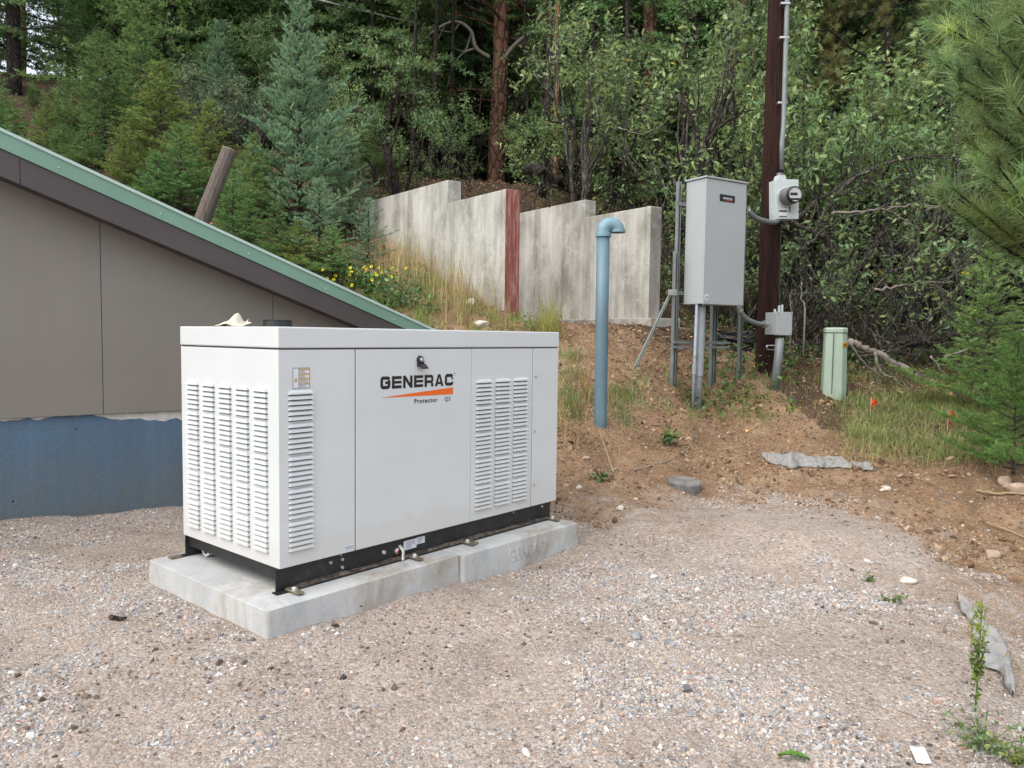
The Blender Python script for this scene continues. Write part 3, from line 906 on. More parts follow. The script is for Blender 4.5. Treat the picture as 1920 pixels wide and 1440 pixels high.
zb_ = at(1220, 597, 10)[2]
retaining((948, 357, 9.0), [(-4.05, 3.355), (-1.4, 3.27), (-1.4, 2.97), (0, 2.945)], MAT['wall'], "stepped concrete wall with a red end face, standing in dry weeds", True, None)
retaining((1220, 385, 10.0), [(-3.9, 3.24), (-1.35, 3.21), (-1.35, 2.955), (0, 2.94)], MAT['wall2'], "stepped grey concrete wall standing bare on a footing behind the blue vent pipe", False, zb_)

# ------------------------------------------------------------------ generator on its slabs
ZP = 0.155
gp = lambda u, v, z=0: (GEN[0] + GA[0] * u + GB[0] * v, GEN[1] + GA[1] * u + GB[1] * v, z)


def slab(u0, v0, v1, l, label, rz):
    t = thing("concrete_slab", label, "concrete slab", gp(u0, v0, 0), GYAW + rz, "precast slabs under the generator")
    bm = bmesh.new()
    d = v1 - v0
    lo = [(-.012, -.012), (l + .004, -.012), (l + .004, d + .012), (-.012, d + .012)]
    hi = [(0, 0), (l, 0), (l, d), (0, d)]
    vs = [bm.verts.new((x, y, -0.06)) for x, y in lo] + [bm.verts.new((x, y, ZP)) for x, y in hi]
    for f in ((3, 2, 1, 0), (4, 5, 6, 7), (0, 1, 5, 4), (1, 2, 6, 5), (2, 3, 7, 6), (3, 0, 4, 7)): bm.faces.new([vs[k] for k in f])
    vert_edges = [e_ for e_ in bm.edges if abs(e_.verts[0].co.z - e_.verts[1].co.z) > .1]
    bmesh.ops.bevel(bm, geom=vert_edges, offset=0.018, segments=3, affect='EDGES', profile=0.5)
    bmesh.ops.triangulate(bm, faces=[f for f in bm.faces if len(f.verts) > 4])
    b = B(); b.bm(bm)
    b.build("slab_body", MAT['pad'], t, bevel=0.009)
    return t


slab(-0.15, -0.145, 0.885, 1.082, "pale precast concrete slab under the louvred end of the generator", 0.0)
s2 = slab(0.936, -0.165, 0.855, 0.955, "pale precast concrete slab with raised lettering under the far end of the generator", R_(-1.2))
put_mesh("lettering", text_mesh("GENPAD", 0.098, 0.0030, 0.002, 0.82), MAT['pad'], s2, Matrix.Translation((0.33, -0.0060, 0.052)) @ Matrix.Rotation(PI / 2 - 0.0558, 4, 'X'))

gen = thing("standby_generator", "white steel generator cabinet with louvres and orange and black lettering, on concrete slabs", "generator", gp(0, 0, ZP), GYAW)
Lg, Wg = 1.908, 0.839
zb, zl, zt2 = 0.105, 1.0275, 1.1235
b = B(); b.box(0.006, Lg - .006, 0.006, Wg - .006, zb + .004, zl + 0.03); b.build("cabinet_core", MAT['seam'], gen)


def L_panel(name, poly):
    b = B(); b.prism(poly, zb, zl); return b.build(name, MAT['white'], gen, bevel=0.004)


body1 = L_panel("end_panel", [(0, Wg), (0, 0), (0.3935, 0), (0.3935, 0.005), (0.005, 0.005), (0.005, Wg)])
L_panel("rear_panel", [(1.6695, 0.0), (Lg, 0.0), (Lg, Wg), (Lg - .005, Wg), (Lg - .005, .005), (1.6695, .005)])
b = B(); b.box(0.3985, 1.1545, 0, 0.005, zb, zl); door = b.build("door", MAT['white'], gen, bevel=0.0025)
b = B(); b.box(1.1568, 1.6650, 0.0006, 0.005, zb, zl); lp = b.build("louvre_panel", MAT['white'], gen, bevel=0.002)
b = B(); b.box(0.0055, Lg - .0055, Wg - .005, Wg, zb, zl); b.build("back_panel", MAT['white'], gen)
b = B(); b.box(-.003, Lg + .003, -.003, Wg + .003, zl + 0.0065, zt2); b.build("lid", MAT['white'], gen, bevel=0.006)


def louvres(parent, u0, u1, z_top, z_bot, face):
    b = B()
    n_, grp = 30, 6
    p = (z_top - z_bot) / (n_ + 0.38 * (n_ / grp - 1))
    z = z_top
    for k in range(n_):
        if k and k % grp == 0: z -= 0.38 * p
        za, zb2 = z, z - 0.80 * p
        d = 0.0135; e_ = 0.011
        pr = [(za, 0.0), (za - 0.18 * p, d * 0.55), (za - 0.42 * p, d * 0.9), (zb2, d)]
        V = []
        for q, (zz, dd) in enumerate(pr):
            k_ = e_ * (1 - q / 3) ** 1.5
            V += [(u0 + k_, -dd - .0004, zz), (u1 - k_, -dd - .0004, zz)]
        V += [(u0 - .001, 0, zb2), (u1 + .001, 0, zb2), (u0 + .003, -.001, zb2 + .45 * p), (u1 - .003, -.001, zb2 + .45 * p)]
        F = [[0, 2, 3, 1], [2, 4, 5, 3], [4, 6, 7, 5], [6, 10, 11, 7]]
        T = [[0, 8, 2], [2, 8, 4], [4, 8, 6], [1, 3, 9], [3, 5, 9], [5, 7, 9], [6, 8, 10], [7, 11, 9]]
        V = np.array(V)
        if face == 'x':
            V = np.stack([V[:, 1], Wg - V[:, 0], V[:, 2]], -1)
        b.add(V, F); b.add(V, T)
        z -= p
    o = b.build("louvre_column", MAT['white'], parent)
    b = B()  # dark slot openings, drawn lower to paint in the shade under each lip
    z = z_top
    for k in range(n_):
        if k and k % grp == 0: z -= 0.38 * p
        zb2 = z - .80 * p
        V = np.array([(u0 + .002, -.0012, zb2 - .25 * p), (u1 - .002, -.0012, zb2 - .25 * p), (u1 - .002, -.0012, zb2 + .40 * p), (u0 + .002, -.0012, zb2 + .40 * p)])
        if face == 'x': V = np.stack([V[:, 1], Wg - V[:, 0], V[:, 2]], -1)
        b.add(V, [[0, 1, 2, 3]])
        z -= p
    b.build("louvre_slot_shade", MAT['seam'], parent)
    return o


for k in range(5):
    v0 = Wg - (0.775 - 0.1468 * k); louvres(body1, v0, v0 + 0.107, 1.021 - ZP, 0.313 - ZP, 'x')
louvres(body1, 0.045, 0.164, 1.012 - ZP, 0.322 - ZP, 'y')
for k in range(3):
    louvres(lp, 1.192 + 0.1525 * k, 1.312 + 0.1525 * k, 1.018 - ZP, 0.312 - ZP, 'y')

# logo: letters built from strokes
def ribbon(b, pts, t, M, y0, y1):
    """flat stroke of width t along pts (x,z)"""
    P = [Vector(p) for p in pts]
    Lf, Rt = [], []
    for k, p in enumerate(P):
        if k == 0: d = (P[1] - p).normalized(); nrm = Vector((-d.y, d.x)); f = 1
        elif k == len(P) - 1: d = (p - P[k - 1]).normalized(); nrm = Vector((-d.y, d.x)); f = 1
        else:
            d1 = (p - P[k - 1]).normalized(); d2 = (P[k + 1] - p).normalized()
            n1 = Vector((-d1.y, d1.x)); n2 = Vector((-d2.y, d2.x)); nrm = (n1 + n2).normalized(); f = 1 / max(.5, nrm.dot(n1))
        Lf.append(p + nrm * t / 2 * f); Rt.append(p - nrm * t / 2 * f)
    for k in range(len(P) - 1):
        q = [Lf[k], Lf[k + 1], Rt[k + 1], Rt[k]]
        V = [(v.x, y1, v.y) for v in q]
        V = [(M @ Vector(p))[:] for p in V]
        b.add(V, [[0, 1, 2, 3]])


def rnd_path(pts, r, n_=4):
    out = [Vector(pts[0])]
    for k in range(1, len(pts) - 1):
        a_, p, c_ = Vector(pts[k - 1]), Vector(pts[k]), Vector(pts[k + 1])
        d1 = (a_ - p).normalized(); d2 = (c_ - p).normalized()
        for i_ in range(n_ + 1):
            tt = i_ / n_
            s1 = p + d1 * r; s2 = p + d2 * r
            out.append(s1.lerp(p, tt).lerp(p.lerp(s2, tt), tt))
    out.append(Vector(pts[-1])); return out


def wide_letters(b, word, x, z, h, W_, gap, t, M):
    for ch in word:
        wl = W_ * h; T = t * h
        X = lambda p: [(x + q[0] * wl, z + q[1] * h) for q in p]
        tx = T / wl; ty = t
        if ch in "GC":
            pts = [(1 - tx / 2, .70), (1 - tx / 2, 1 - ty / 2), (tx / 2, 1 - ty / 2), (tx / 2, ty / 2), (1 - tx / 2, ty / 2)]
            pts += [(1 - tx / 2, .5 + ty / 2)] if ch == 'G' else [(1 - tx / 2, .32)]
            ribbon(b, rnd_path(X(pts), .17 * h), T, M, 0, 0)
            if ch == 'G': ribbon(b, X([(.48, .5), (1 - tx, .5)]), T * .8, M, 0, 0)
        elif ch == 'E':
            ribbon(b, X([(tx / 2, 0), (tx / 2, 1)]), T, M, 0, 0)
            for zz in (ty / 2, .5, 1 - ty / 2): ribbon(b, X([(tx, zz), (1, zz)]), T * (.9 if zz != .5 else .8), M, 0, 0)
        elif ch == 'N':
            ribbon(b, X([(tx / 2, 0), (tx / 2, 1)]), T, M, 0, 0); ribbon(b, X([(1 - tx / 2, 0), (1 - tx / 2, 1)]), T, M, 0, 0)
            V = [(M @ Vector((x + q[0] * wl, 0, z + q[1] * h)))[:] for q in ((tx, 1), (tx, .62), (1 - tx, 0), (1 - tx, .38))]
            b.add(V, [[0, 3, 2, 1]])
        elif ch == 'R':
            ribbon(b, X([(tx / 2, 0), (tx / 2, 1)]), T, M, 0, 0)
            ribbon(b, rnd_path(X([(tx, 1 - ty / 2), (1 - tx / 2, 1 - ty / 2), (1 - tx / 2, .42), (tx, .42)]), .15 * h), T * .85, M, 0, 0)
            ribbon(b, X([(1 - tx / 2 - .02, .42 - ty / 2 * .85), (1 - tx / 2, 0)]), T, M, 0, 0)
        elif ch == 'A':
            for q in (((0, 0), (tx * 1.02, 0), (.5, .80), (.5, 1), (.36, 1)), ((1, 0), (1 - tx * 1.02, 0), (.5, .80), (.5, 1), (.64, 1))):
                V = [(M @ Vector((x + p[0] * wl, 0, z + p[1] * h)))[:] for p in q]
                b.add(V, [[0, 1, 2, 4], ]); b.add(V, [[2, 3, 4]])
            V = [(M @ Vector((x + p[0] * wl, 0, z + p[1] * h)))[:] for p in ((.30, .17), (.70, .17), (.615, .36), (.385, .36))]
            b.add(V, [[0, 1, 2, 3]])
        x += wl + gap * h


I4 = Matrix.Identity(4)
b = B(); wide_letters(b, "GENERAC", 0.540, 0.995 - ZP, 0.060, 1.0, 0.165, 0.26, Matrix.Translation((0, -0.0012, 0)))
wm = b.build("lettering", MAT['ink'], door)
ex = (0.540 + 7 * .060 + 6 * .165 * .060)
b = B(); b.add([(0.538, -.0012, 0.9555 - ZP), (1.018, -.0012, 0.950 - ZP), (1.018, -.0012, 0.985 - ZP)], [[0, 1, 2]]); b.build("orange_wedge", MAT['orange_ink'], door)
put_mesh("lettering", text_mesh("Protector", 0.0300, 0.0003, 0.0007, 1.0, 1.30), MAT['ink'], door, face_minus_y(0.752, -0.0012, 0.9175 - ZP))
put_mesh("lettering", text_mesh("QS", 0.0300, 0.0003, 0.0, 1.0, 1.25), MAT['ink'], door, face_minus_y(0.958, -0.0012, 0.9175 - ZP))
put_mesh("lettering", text_mesh("®", 0.012, 0.0003, 0, 1), MAT['ink'], door, face_minus_y(1.024, -0.0012, 1.052 - ZP))

# door latch
b = B()
b.lathe([(0, .016), (.012, .016), (.019, .012), (.021, 0)], sides=20)
V = b.v[-1]; b.v[-1] = np.stack([V[:, 0] + .787, -V[:, 2], V[:, 1] + 1.130 - ZP], -1)
b.box(.768, .806, -.014, -.0005, 1.098 - ZP, 1.128 - ZP)
b.prism([(-.014, 1.112 - ZP), (-.014, 1.098 - ZP), (-.036, 1.086 - ZP), (-.040, 1.092 - ZP)], .770, .812, axis='x')
la = b.build("latch", MAT['rubber'], door, bevel=0.002)
b = B(); b.lathe([(0, .006), (.010, .005), (.012, 0)], sides=16); V = b.v[-1]; b.v[-1] = np.stack([V[:, 0] + .787, -V[:, 2] - .0165, V[:, 1] + 1.130 - ZP], -1)
b.build("lock_cylinder", MAT['steel'], la)
for zz in (1.02, 0.70, 0.385):
    b = B(); b.lathe([(0, .007), (.006, .006), (.008, 0)], sides=10); V = b.v[-1]; b.v[-1] = np.stack([V[:, 0] + 1.690, -V[:, 2] - .0005, V[:, 1] + zz - ZP], -1)
    b.build("screw", MAT['steel'], gen)

# warning label above the narrow louvres
b = B(); b.box(.067, .151, -.0014, -.0006, 1.0185 - ZP, 1.1065 - ZP); wl_ = b.build("warning_label", MAT['label'], body1)
b = B()
for x0, x1, z0, z1 in ((.067, .151, 1.1045, 1.1065), (.067, .151, 1.0185, 1.0205), (.067, .069, 1.0205, 1.1045), (.149, .151, 1.0205, 1.1045), (.0955, .0968, 1.0205, 1.1045)):
    b.box(x0, x1, -.0022, -.0015, z0 - ZP, z1 - ZP)
b.build("label_border", MAT['label_blue'], wl_)
b = B()
for k in range(4): b.box(.0972, .1486, -.0024, -.0015, 1.096 - .0205 * k - ZP, 1.1035 - .0205 * k - ZP)
b.add([(.0745, -.0022, 1.051 - ZP), (.0915, -.0022, 1.051 - ZP), (.083, -.0022, 1.068 - ZP)], [[0, 1, 2]])
b.build("amber_band", MAT['label_orange'], wl_)
b = B()
rr = random.Random(4)
for k in range(4):
    for r_ in range(3): b.box(.0985, .0985 + rr.uniform(.025, .047), -.0021, -.0015, 1.0925 - .0205 * k - r_ * .0038 - ZP, 1.0943 - .0205 * k - r_ * .0038 - ZP)
    b.box(.106, .138, -.0028, -.0025, 1.0982 - .0205 * k - ZP, 1.1012 - .0205 * k - ZP)
b.box(.081, .085, -.0028, -.0023, 1.055 - ZP, 1.0625 - ZP); b.box(.0752, .0908, -.0026, -.0015, 1.047 - ZP, 1.0502 - ZP)
b.build("label_print", MAT['label_grey'], wl_)
b = B(); b.box(.332, .388, -.0014, -.0006, .272 - ZP, .292 - ZP); o = b.build("sticker", MAT['label'], body1)
b = B()
for zz in (.277, .285): b.box(.336, .384, -.002, -.0015, zz - ZP, zz + .003 - ZP)
b.build("label_print", MAT['label_blue'], o)

# base frame: black channels, flange dusty with soil
b = B()
b.box(-.004, Lg - .03, 0.022, 0.028, 0.0062, zb - .001)
b.box(-.004, Lg - .03, Wg - .028, Wg - .022, 0.0062, zb - .001)
b.box(.012, .02, .0285, Wg - .0285, .052, zb - .001); b.box(.0205, .05, .0285, Wg - .0285, .098, zb - .002)
b.box(Lg - .05, Lg - .04, .0285, Wg - .0285, .052, zb - .001)
b.box(.35, .36, .0285, Wg - .0285, .03, zb - .001); b.box(.9, .91, .0285, Wg - .0285, .001, zb - .001)
b.box(-.004, Lg - .03, .016, .0215, zb - .012, zb - .001)
b.build("base_frame", MAT['black'], gen, bevel=0.0015)
b = B(); b.box(-.02, Lg - .025, -.012, .0275, 0.0005, .0060); b.box(-.02, Lg - .025, Wg - .0275, Wg + .012, 0.0005, .0060)
b.build("base_flange", MAT['black'], gen)
b = B()
xx = np.linspace(0.05, Lg - .06, 260)
hh = 0.004 + 0.016 * np.clip(fbm(xx * 9, xx * 0 + 3, 1.0, 4) - 0.25, 0, 1)
ww = 0.020 + 0.012 * fbm(xx * 14, xx * 0 + 9, 1.0, 3)
V = np.concatenate([np.stack([xx, 0.0215 - ww, np.full_like(xx, .0062)], -1), np.stack([xx, 0.0215 - ww * .4, .0062 + hh * .7], -1), np.stack([xx, np.full_like(xx, .0213), .0064 + hh], -1)])
k = np.arange(259); F = np.concatenate([np.stack([k + r_ * 260, k + 1 + r_ * 260, k + 1 + (r_ + 1) * 260, k + (r_ + 1) * 260], -1) for r_ in (0, 1)])
b.add(V, F); b.build("soil_on_flange", MAT['dirtyblack'], gen, smooth=True)
for (u, z) in ((.27, .228), (.334, .229), (.334, .192), (.578, .211), (1.79, .24), (1.52, .2495), (.32, .2535)):
    b = B(); s_ = .0115 if u == .578 else .0085
    if z > .245: s_ = .005
    b.lathe([(0, .010), (s_ * .8, .010), (s_, .006), (s_, 0)], sides=12); V = b.v[-1]; b.v[-1] = np.stack([V[:, 0] + u, -V[:, 2] + (.0215 if z < .245 else .0155), V[:, 1] + z - ZP], -1)
    b.build("bolt", MAT['steel'], gen)
# drain plug with hanging tag, rating plates
b = B(); b.lathe([(0, .012), (.009, .012), (.0125, .009), (.0135, 0)], sides=18); V = b.v[-1]; b.v[-1] = np.stack([V[:, 0] + .662, -V[:, 2] + .0215, V[:, 1] + .200 - ZP], -1)
pg_ = b.build("drain_plug", MAT['red'], gen)
b = B(); b.lathe([(.010, .016), (.016, .010), (.0185, 0)], sides=18); V = b.v[-1]; b.v[-1] = np.stack([V[:, 0] + .662, -V[:, 2] + .0213, V[:, 1] + .200 - ZP], -1)
b.build("plug_ring", MAT['steel'], pg_)
b = B()
zz = np.linspace(.225, .160, 9) - ZP; xc = .676 + np.array([0, .001, .002, .003, .002, -.001, -.003, -.006, -.010]); yc = np.array([0.018, .006, -.004, -.008, -.011, -.013, -.014, -.017, -.024])
V = np.concatenate([np.stack([xc - .010, yc, zz], -1), np.stack([xc + .010, yc + .003, zz + .002], -1)]); k = np.arange(8)
b.add(V, np.stack([k, k + 9, k + 10, k + 1], -1)); o = b.build("hang_tag", MAT['tagcard'], gen, smooth=True); md = o.modifiers.new("solid", 'SOLIDIFY'); md.thickness = .001
b = B(); b.box(.706, .790, .0200, .0214, .192 - ZP, .238 - ZP); b.box(.7905, .846, .0200, .0214, .206 - ZP, .240 - ZP); rp = b.build("rating_plate", MAT['label'], gen)
b = B()
for k in range(7): b.box(.722, .722 + rr.uniform(.03, .062), .0193, .0199, .198 + k * .0052 - ZP, .2005 + k * .0052 - ZP)
for k in range(5): b.box(.797, .797 + rr.uniform(.02, .042), .0193, .0199, .211 + k * .0052 - ZP, .2135 + k * .0052 - ZP)
b.build("label_print", MAT['label_grey'], rp)
# hold-down clamps
for (px, py) in ((560, 1110), (797, 1050), (893, 1021), (1058, 977)):
    q = at_z(px, py, ZP + .012)[:2] - GEN
    u = float(np.dot(q, GA))
    b = B(); b.box(u - .017, u + .017, -.085, .014, .0065, .0135)
    if px == 893: b.box(u + .02, u + .045, -.075, -.01, .001, .012)
    c_ = b.build("hold_down_clamp", MAT['brass'], gen, bevel=0.002)
    b = B(); b.lathe([(0, .016), (.010, .015), (.0125, .009), (.013, .004), (.018, .003), (.018, 0)], (u, -.035, .0135), 12); b.build("bolt", MAT['steel'], c_)
b = B(); b.box(-.075, -.02, Wg - .03, Wg + .01, .0005, .009); b.build("hold_down_clamp", MAT['brass'], gen, bevel=0.002)
b = B(); b.lathe([(.0, .09), (.036, .09), (.042, .085), (.042, 0.0), (.030, 0)], sides=20); V = b.v[-1]; b.v[-1] = np.stack([V[:, 2] + .06, V[:, 0] + Wg - .10, V[:, 1] + .045], -1); b.build("pipe_end", MAT['label'], gen)
# exhaust collar on the lid
b = B(); b.lathe([(.092, 0.0), (.090, .004), (.068, .006), (.066, .030), (.069, .031), (.069, .034), (.052, .034), (.050, .006), (0, .005)], (.265, .42, zt2 + .0008), 32); b.build("exhaust_collar", MAT['black'], gen)

# folded paper lying on the lid
p0 = gp(.095, .515, ZP + zt2 + .0035)
pt = []
gu_ = np.linspace(-1, 1, 13); gv_ = np.linspace(-1, 1, 9)
b = B()
V = []
for a_ in gu_:
    for c_ in gv_:
        x = a_ * .078; y = c_ * .07
        z = .066 * np.exp(-((a_ + .12 - .3 * c_) / .38) ** 2) * (0.55 + 0.45 * c_) + .024 * max(0, a_ - .55) * 2.0 * (1 + .5 * c_) + .004 * math.sin(5 * a_ + 3 * c_)
        V.append((x * (1 - .25 * (c_ > 0) * abs(a_)), y, max(z, .0005)))
k = np.arange(12)[:, None] * 9 + np.arange(8)[None, :]
b.add(V, np.stack([k, k + 9, k + 10, k + 1], -1).reshape(-1, 4))
pp = b.build("crumpled_paper", MAT['paper'], smooth=True); pp.location = p0; pp.rotation_euler = (0, 0, R_(14))
md = pp.modifiers.new("solid", 'SOLIDIFY'); md.thickness = .0015
tag(pp, "folded sheet of yellowed paper lying on the generator lid", "paper")

# ------------------------------------------------------------------ blue vent pipe
g = on_ground(1127, 6.7)
top = at(1131, 440, 6.7)
t = thing("vent_pipe", "blue plastic vent pipe with a hooked top, rising from the bank", "pipe", tuple(g))
loc = lambda p: (np.array(p) - g)
b = B()
P = [np.array([0, 0, -.4]), np.array([0.0, 0, .1]), loc(top) * np.array([.5, .5, .5]), loc(top)]
b.tube(P, .0565, 24); b.build("pipe", MAT['bluepipe'], t, smooth=True)
tp = loc(top)
b = B(); arc = [tp + np.array([0, 0, -.012])]
Rr = 0.064
e1 = np.array([.985, .17, 0])
for k in range(15):
    a_ = PI * k / 14 * 0.98
    arc.append(tp + np.array([0, 0, .03]) + e1 * (Rr - Rr * math.cos(a_)) + np.array([0, 0, Rr * math.sin(a_) * .95]))
rad = np.full(len(arc), .061); rad[0] = .061
b.tube(arc, rad, 24, cap=False); b.build("elbow", MAT['bluecap'], t, smooth=True)
b = B()
b.lathe([(.054, -.02), (.0685, -.02), (.0685, .014), (.062, .016)], tuple(tp), 28)
en = arc[-1]
b.lathe([(.055, .012), (.0685, .012), (.0685, -.012), (.056, -.013), (.050, .05)], tuple(en), 28)
b.build("collar", MAT['bluecap'], t, smooth=False, bevel=0.002)
o = t.children[0]

# ------------------------------------------------------------------ transfer switch on its strut rack
AY = R_(31.8)
ao = at(1318, 570, 8.0); az1 = at(1318, 329, 8.0)[2]
AH = az1 - ao[2]; AW, AD = 0.60, 0.285
ats = thing("transfer_switch", "tall light grey steel switch cabinet with a small black nameplate", "electrical cabinet", tuple(ao), AY)
b = B(); b.box(0.004, AW - .004, .022, AD, 0.004, AH - .02); b.build("cabinet_body", MAT['ats'], ats, bevel=0.004)
b = B(); b.box(0, AW, 0, .020, 0, AH - .022); dr = b.build("door", MAT['ats'], ats, bevel=0.005)
b = B(); b.box(-.012, AW + .012, -.012, AD + .01, AH - .018, AH); b.build("rain_lid", MAT['atsseam'], ats, bevel=0.004)
b = B(); b.box(.20, .42, -.004, -.0005, AH - .235, AH - .165); npn = b.build("nameplate", MAT['ink'], dr)
b = B(); wide_letters(b, "GENERAC", .245, AH - .21, .017, 1.0, .17, .26, Matrix.Translation((0, -.0055, 0))); b.build("lettering", MAT['label'], npn)
b = B(); b.add([(.245, -.0055, AH - .222), (.38, -.0055, AH - .222), (.38, -.0055, AH - .214)], [[0, 1, 2]]); b.build("orange_wedge", MAT['orange_ink'], npn)
b = B(); b.box(.025, .075, -.003, -.0005, .04, .10); o = b.build("sticker", MAT['label'], dr)
b = B(); b.box(.035, .065, -.0042, -.0032, .055, .085); b.build("label_print", MAT['label_grey'], o)
for xx in (.02, AW - .03):
    b = B(); b.box(xx, xx + .02, .02, .03, -.012, -.0005); b.build("hasp", MAT['steel'], ats)

AM = Matrix.Translation(Vector(ao)) @ Matrix.Rotation(AY, 4, 'Z')
AMi = AM.inverted()
def a2w(x, y, z=0): return np.array((AM @ Vector((x, y, z)))[:])
rack = thing("strut_rack", "galvanised slotted strut frame holding the grey switch cabinet", "support frame", (ao[0], ao[1], 0), AY)


def strut(b, x, y, z0, z1, w_=.041):
    # C section open at the front, with return lips
    h = w_ / 2
    b.box(x - h, x + h, y + h - .004, y + h, z0, z1)
    b.box(x - h, x - h + .004, y - h, y + h - .0045, z0, z1); b.box(x + h - .004, x + h, y - h, y + h - .0045, z0, z1)
    b.box(x - h + .0045, x - h + .011, y - h, y - h + .003, z0, z1); b.box(x + h - .011, x + h - .0045, y - h, y - h + .003, z0, z1)


for (x, y, z1, mt) in ((-.075, AD + .03, az1 - .02, 'strut'), (-.135, AD - .01, at(1262, 470, 8.1)[2], 'strut'), (.475, AD + .03, az1 - .03, 'strut'), (.535, AD + .05, az1 - .03, 'greenstrut'), (.92, AD + .03, az1 - .06, 'greenstrut')):
    p = a2w(x, y)
    b = B(); strut(b, x, y, gz(p[0], p[1]) - .25, z1); b.build("post", MAT[mt], rack)
zc = at(1300, 642, 8.2)[2]
for zz in (zc, zc - .05):
    b = B(); b.box(-.17, .66, AD - .062, AD - .045, zz - .012, zz + .012); b.box(-.17, .66, AD - .044, AD - .035, zz - .012, zz - .008); b.build("crossbar", MAT['strut'], rack)
zc = at(1258, 549, 8.2)[2]
b = B(); b.box(-.24, .62, AD + .003, AD + .0085, zc - .02, zc + .02); b.build("crossbar", MAT['strut'], rack)
zc2 = az1 - .25
b = B(); b.box(-.12, .96, AD + .0035, AD + .0085, zc2 - .02, zc2 + .02); b.build("crossbar", MAT['strut'], rack)
q1 = at(1257, 551, 8.15); q2 = hit(1190, 690, 6.5, 9)
lq = [np.array((AMi @ Vector(q))[:]) + np.array([0, 0, ao[2]]) for q in (q1, q2)]
d = (lq[1] - lq[0]); lq[1] = lq[1] + d * .1
for off in (-.012, .012):
    b = B(); b.tube([lq[0] + np.array([off, 0, 0]), lq[1] + np.array([off, 0, 0])], .0105, 4); b.build("brace", MAT['greenstrut'], rack)
b = B(); b.box(-.25, -.13, AD - .035, AD - .0325, zc - .03, zc + .03)
for xx in (-.22, -.19, -.155): b.box(xx, xx + .014, AD - .045, AD - .0355, zc - .006, zc + .008)
b.build("bracket", MAT['steel'], rack)

# conduits under the cabinet
def conduit(name, mat, pts, r, label, cat="conduit", sides=14, joints=()):
    t = thing(name, label, cat, tuple(pts[0]))
    P = np.array(pts) - np.array(pts[0])
    b = B(); b.tube(P, r, sides); b.build("conduit_tube", mat, t, smooth=True)
    for (k0, k1, rj, mt) in joints:
        a_ = P[0] + (P[-1] - P[0]) * k0; c_ = P[0] + (P[-1] - P[0]) * k1
        b = B(); b.tube([a_, c_], rj, sides); b.build("coupling", mt, t, smooth=False)
    return t


p = a2w(.105, .12); pb = np.array([p[0] - .02, p[1] - .01, gz(p[0], p[1]) - .2])
conduit("electrical_conduit", MAT['pvc'], [pb, np.array([p[0], p[1], ao[2] - .002])], .040, "thick grey plastic conduit dropping from the switch cabinet into red soil", joints=((.42, .985, .047, MAT['pvc']),))
p = a2w(.015, .10); pb = np.array([p[0] - .02, p[1] - .01, gz(p[0], p[1]) - .2])
conduit("electrical_conduit", MAT['pvc'], [pb, np.array([p[0], p[1], ao[2] - .002])], .0165, "thin grey conduit beside the thick one under the switch cabinet", joints=((.44, .52, .023, MAT['pvc']), (.58, .63, .023, MAT['steel'])))

# ------------------------------------------------------------------ utility pole, riser, meter
pb = at(1437, 697, 9.0); ptp = at(1459, 0, 9.0); ptp2 = pb + (ptp - pb) * 1.9
pb = pb - (ptp - pb) * .12
t = thing("utility_pole", "dark red-brown creosoted wooden pole carrying the electric meter", "utility pole", tuple(pb))
b = B()
nP = 24; P = [(ptp2 - pb) * k / (nP - 1) for k in range(nP)]
b.tube(P, np.linspace(.130, .086, nP), 28); b.build("pole_shaft", MAT['pole'], t, smooth=True)
pole_c = lambda py: at(1437 + (697 - py) / 697 * 22, py, 9.0)
pts = [at(1466, 318, 8.78), at(1466, 268, 8.78), at(1469, 238, 8.80), at(1471.5, 150, 8.82), at(1476, 0, 8.84), at(1489, -400, 8.87)]
t = thing("riser_conduit", "grey metal riser pipe running up the pole above the meter", "conduit", tuple(pts[0]))
b = B(); b.tube([q - pts[0] for q in pts], .027, 14); b.build("riser_pipe", MAT['strut'], t, smooth=True)
for py in (194, 72, 8):
    q = at(1462 + (300 - py) * .03, py, 8.84) - pts[0]
    b = B(); b.box(q[0] - .05, q[0] + .055, q[1] - .035, q[1] + .02, q[2] - .012, q[2] + .012); b.build("strap", MAT['steel'], t, bevel=.003)

mo = at(1456, 411, 8.62); MY = R_(13)
MH = at(1456, 337, 8.62)[2] - mo[2]; MW = .262; MD = .13
mt_ = thing("meter_box", "pale grey electric meter box strapped to the pole", "meter box", tuple(mo), MY)
mt_.rotation_euler = (0, R_(-2.5), MY)
b = B(); b.box(0, MW, 0.012, MD, 0, MH); b.box(-.012, 0.0, .03, MD, -.0, MH - .006); b.build("meter_socket", MAT['meterbox'], mt_, bevel=.004)
b = B(); b.box(.004, MW + .012, -.002, .0115, .004, MH + .006); cov = b.build("cover", MAT['meterbox'], mt_, bevel=.002)
b = B(); b.prism([(.03, MH + .0065), (.14, MH + .0065), (.125, MH + .055), (.045, MH + .055)], .02, .11, axis='y'); b.build("hub", MAT['meterbox'], mt_, bevel=.003)
b = B(); b.lathe([(.02, .056), (.04, .056), (.032, .085), (.028, .085)], (.085, .065, MH), 16); b.build("fitting", MAT['metergrey'], mt_)
cx, cz = .115, MH * .56
b = B(); b.lathe([(.115, 0), (.112, .008), (.100, .012), (.095, .012)], sides=36); V = b.v[-1]; b.v[-1] = np.stack([V[:, 0] + cx, -V[:, 2] - .0025, V[:, 1] + cz], -1); b.build("meter_ring", MAT['atsseam'], mt_, smooth=False)
b = B(); b.lathe([(.094, .0), (.094, .13), (.090, .135)], sides=36); V = b.v[-1]; b.v[-1] = np.stack([V[:, 0] + cx, -V[:, 2] - .0135, V[:, 1] + cz], -1); mm_ = b.build("meter", MAT['metergrey'], mt_, smooth=True)
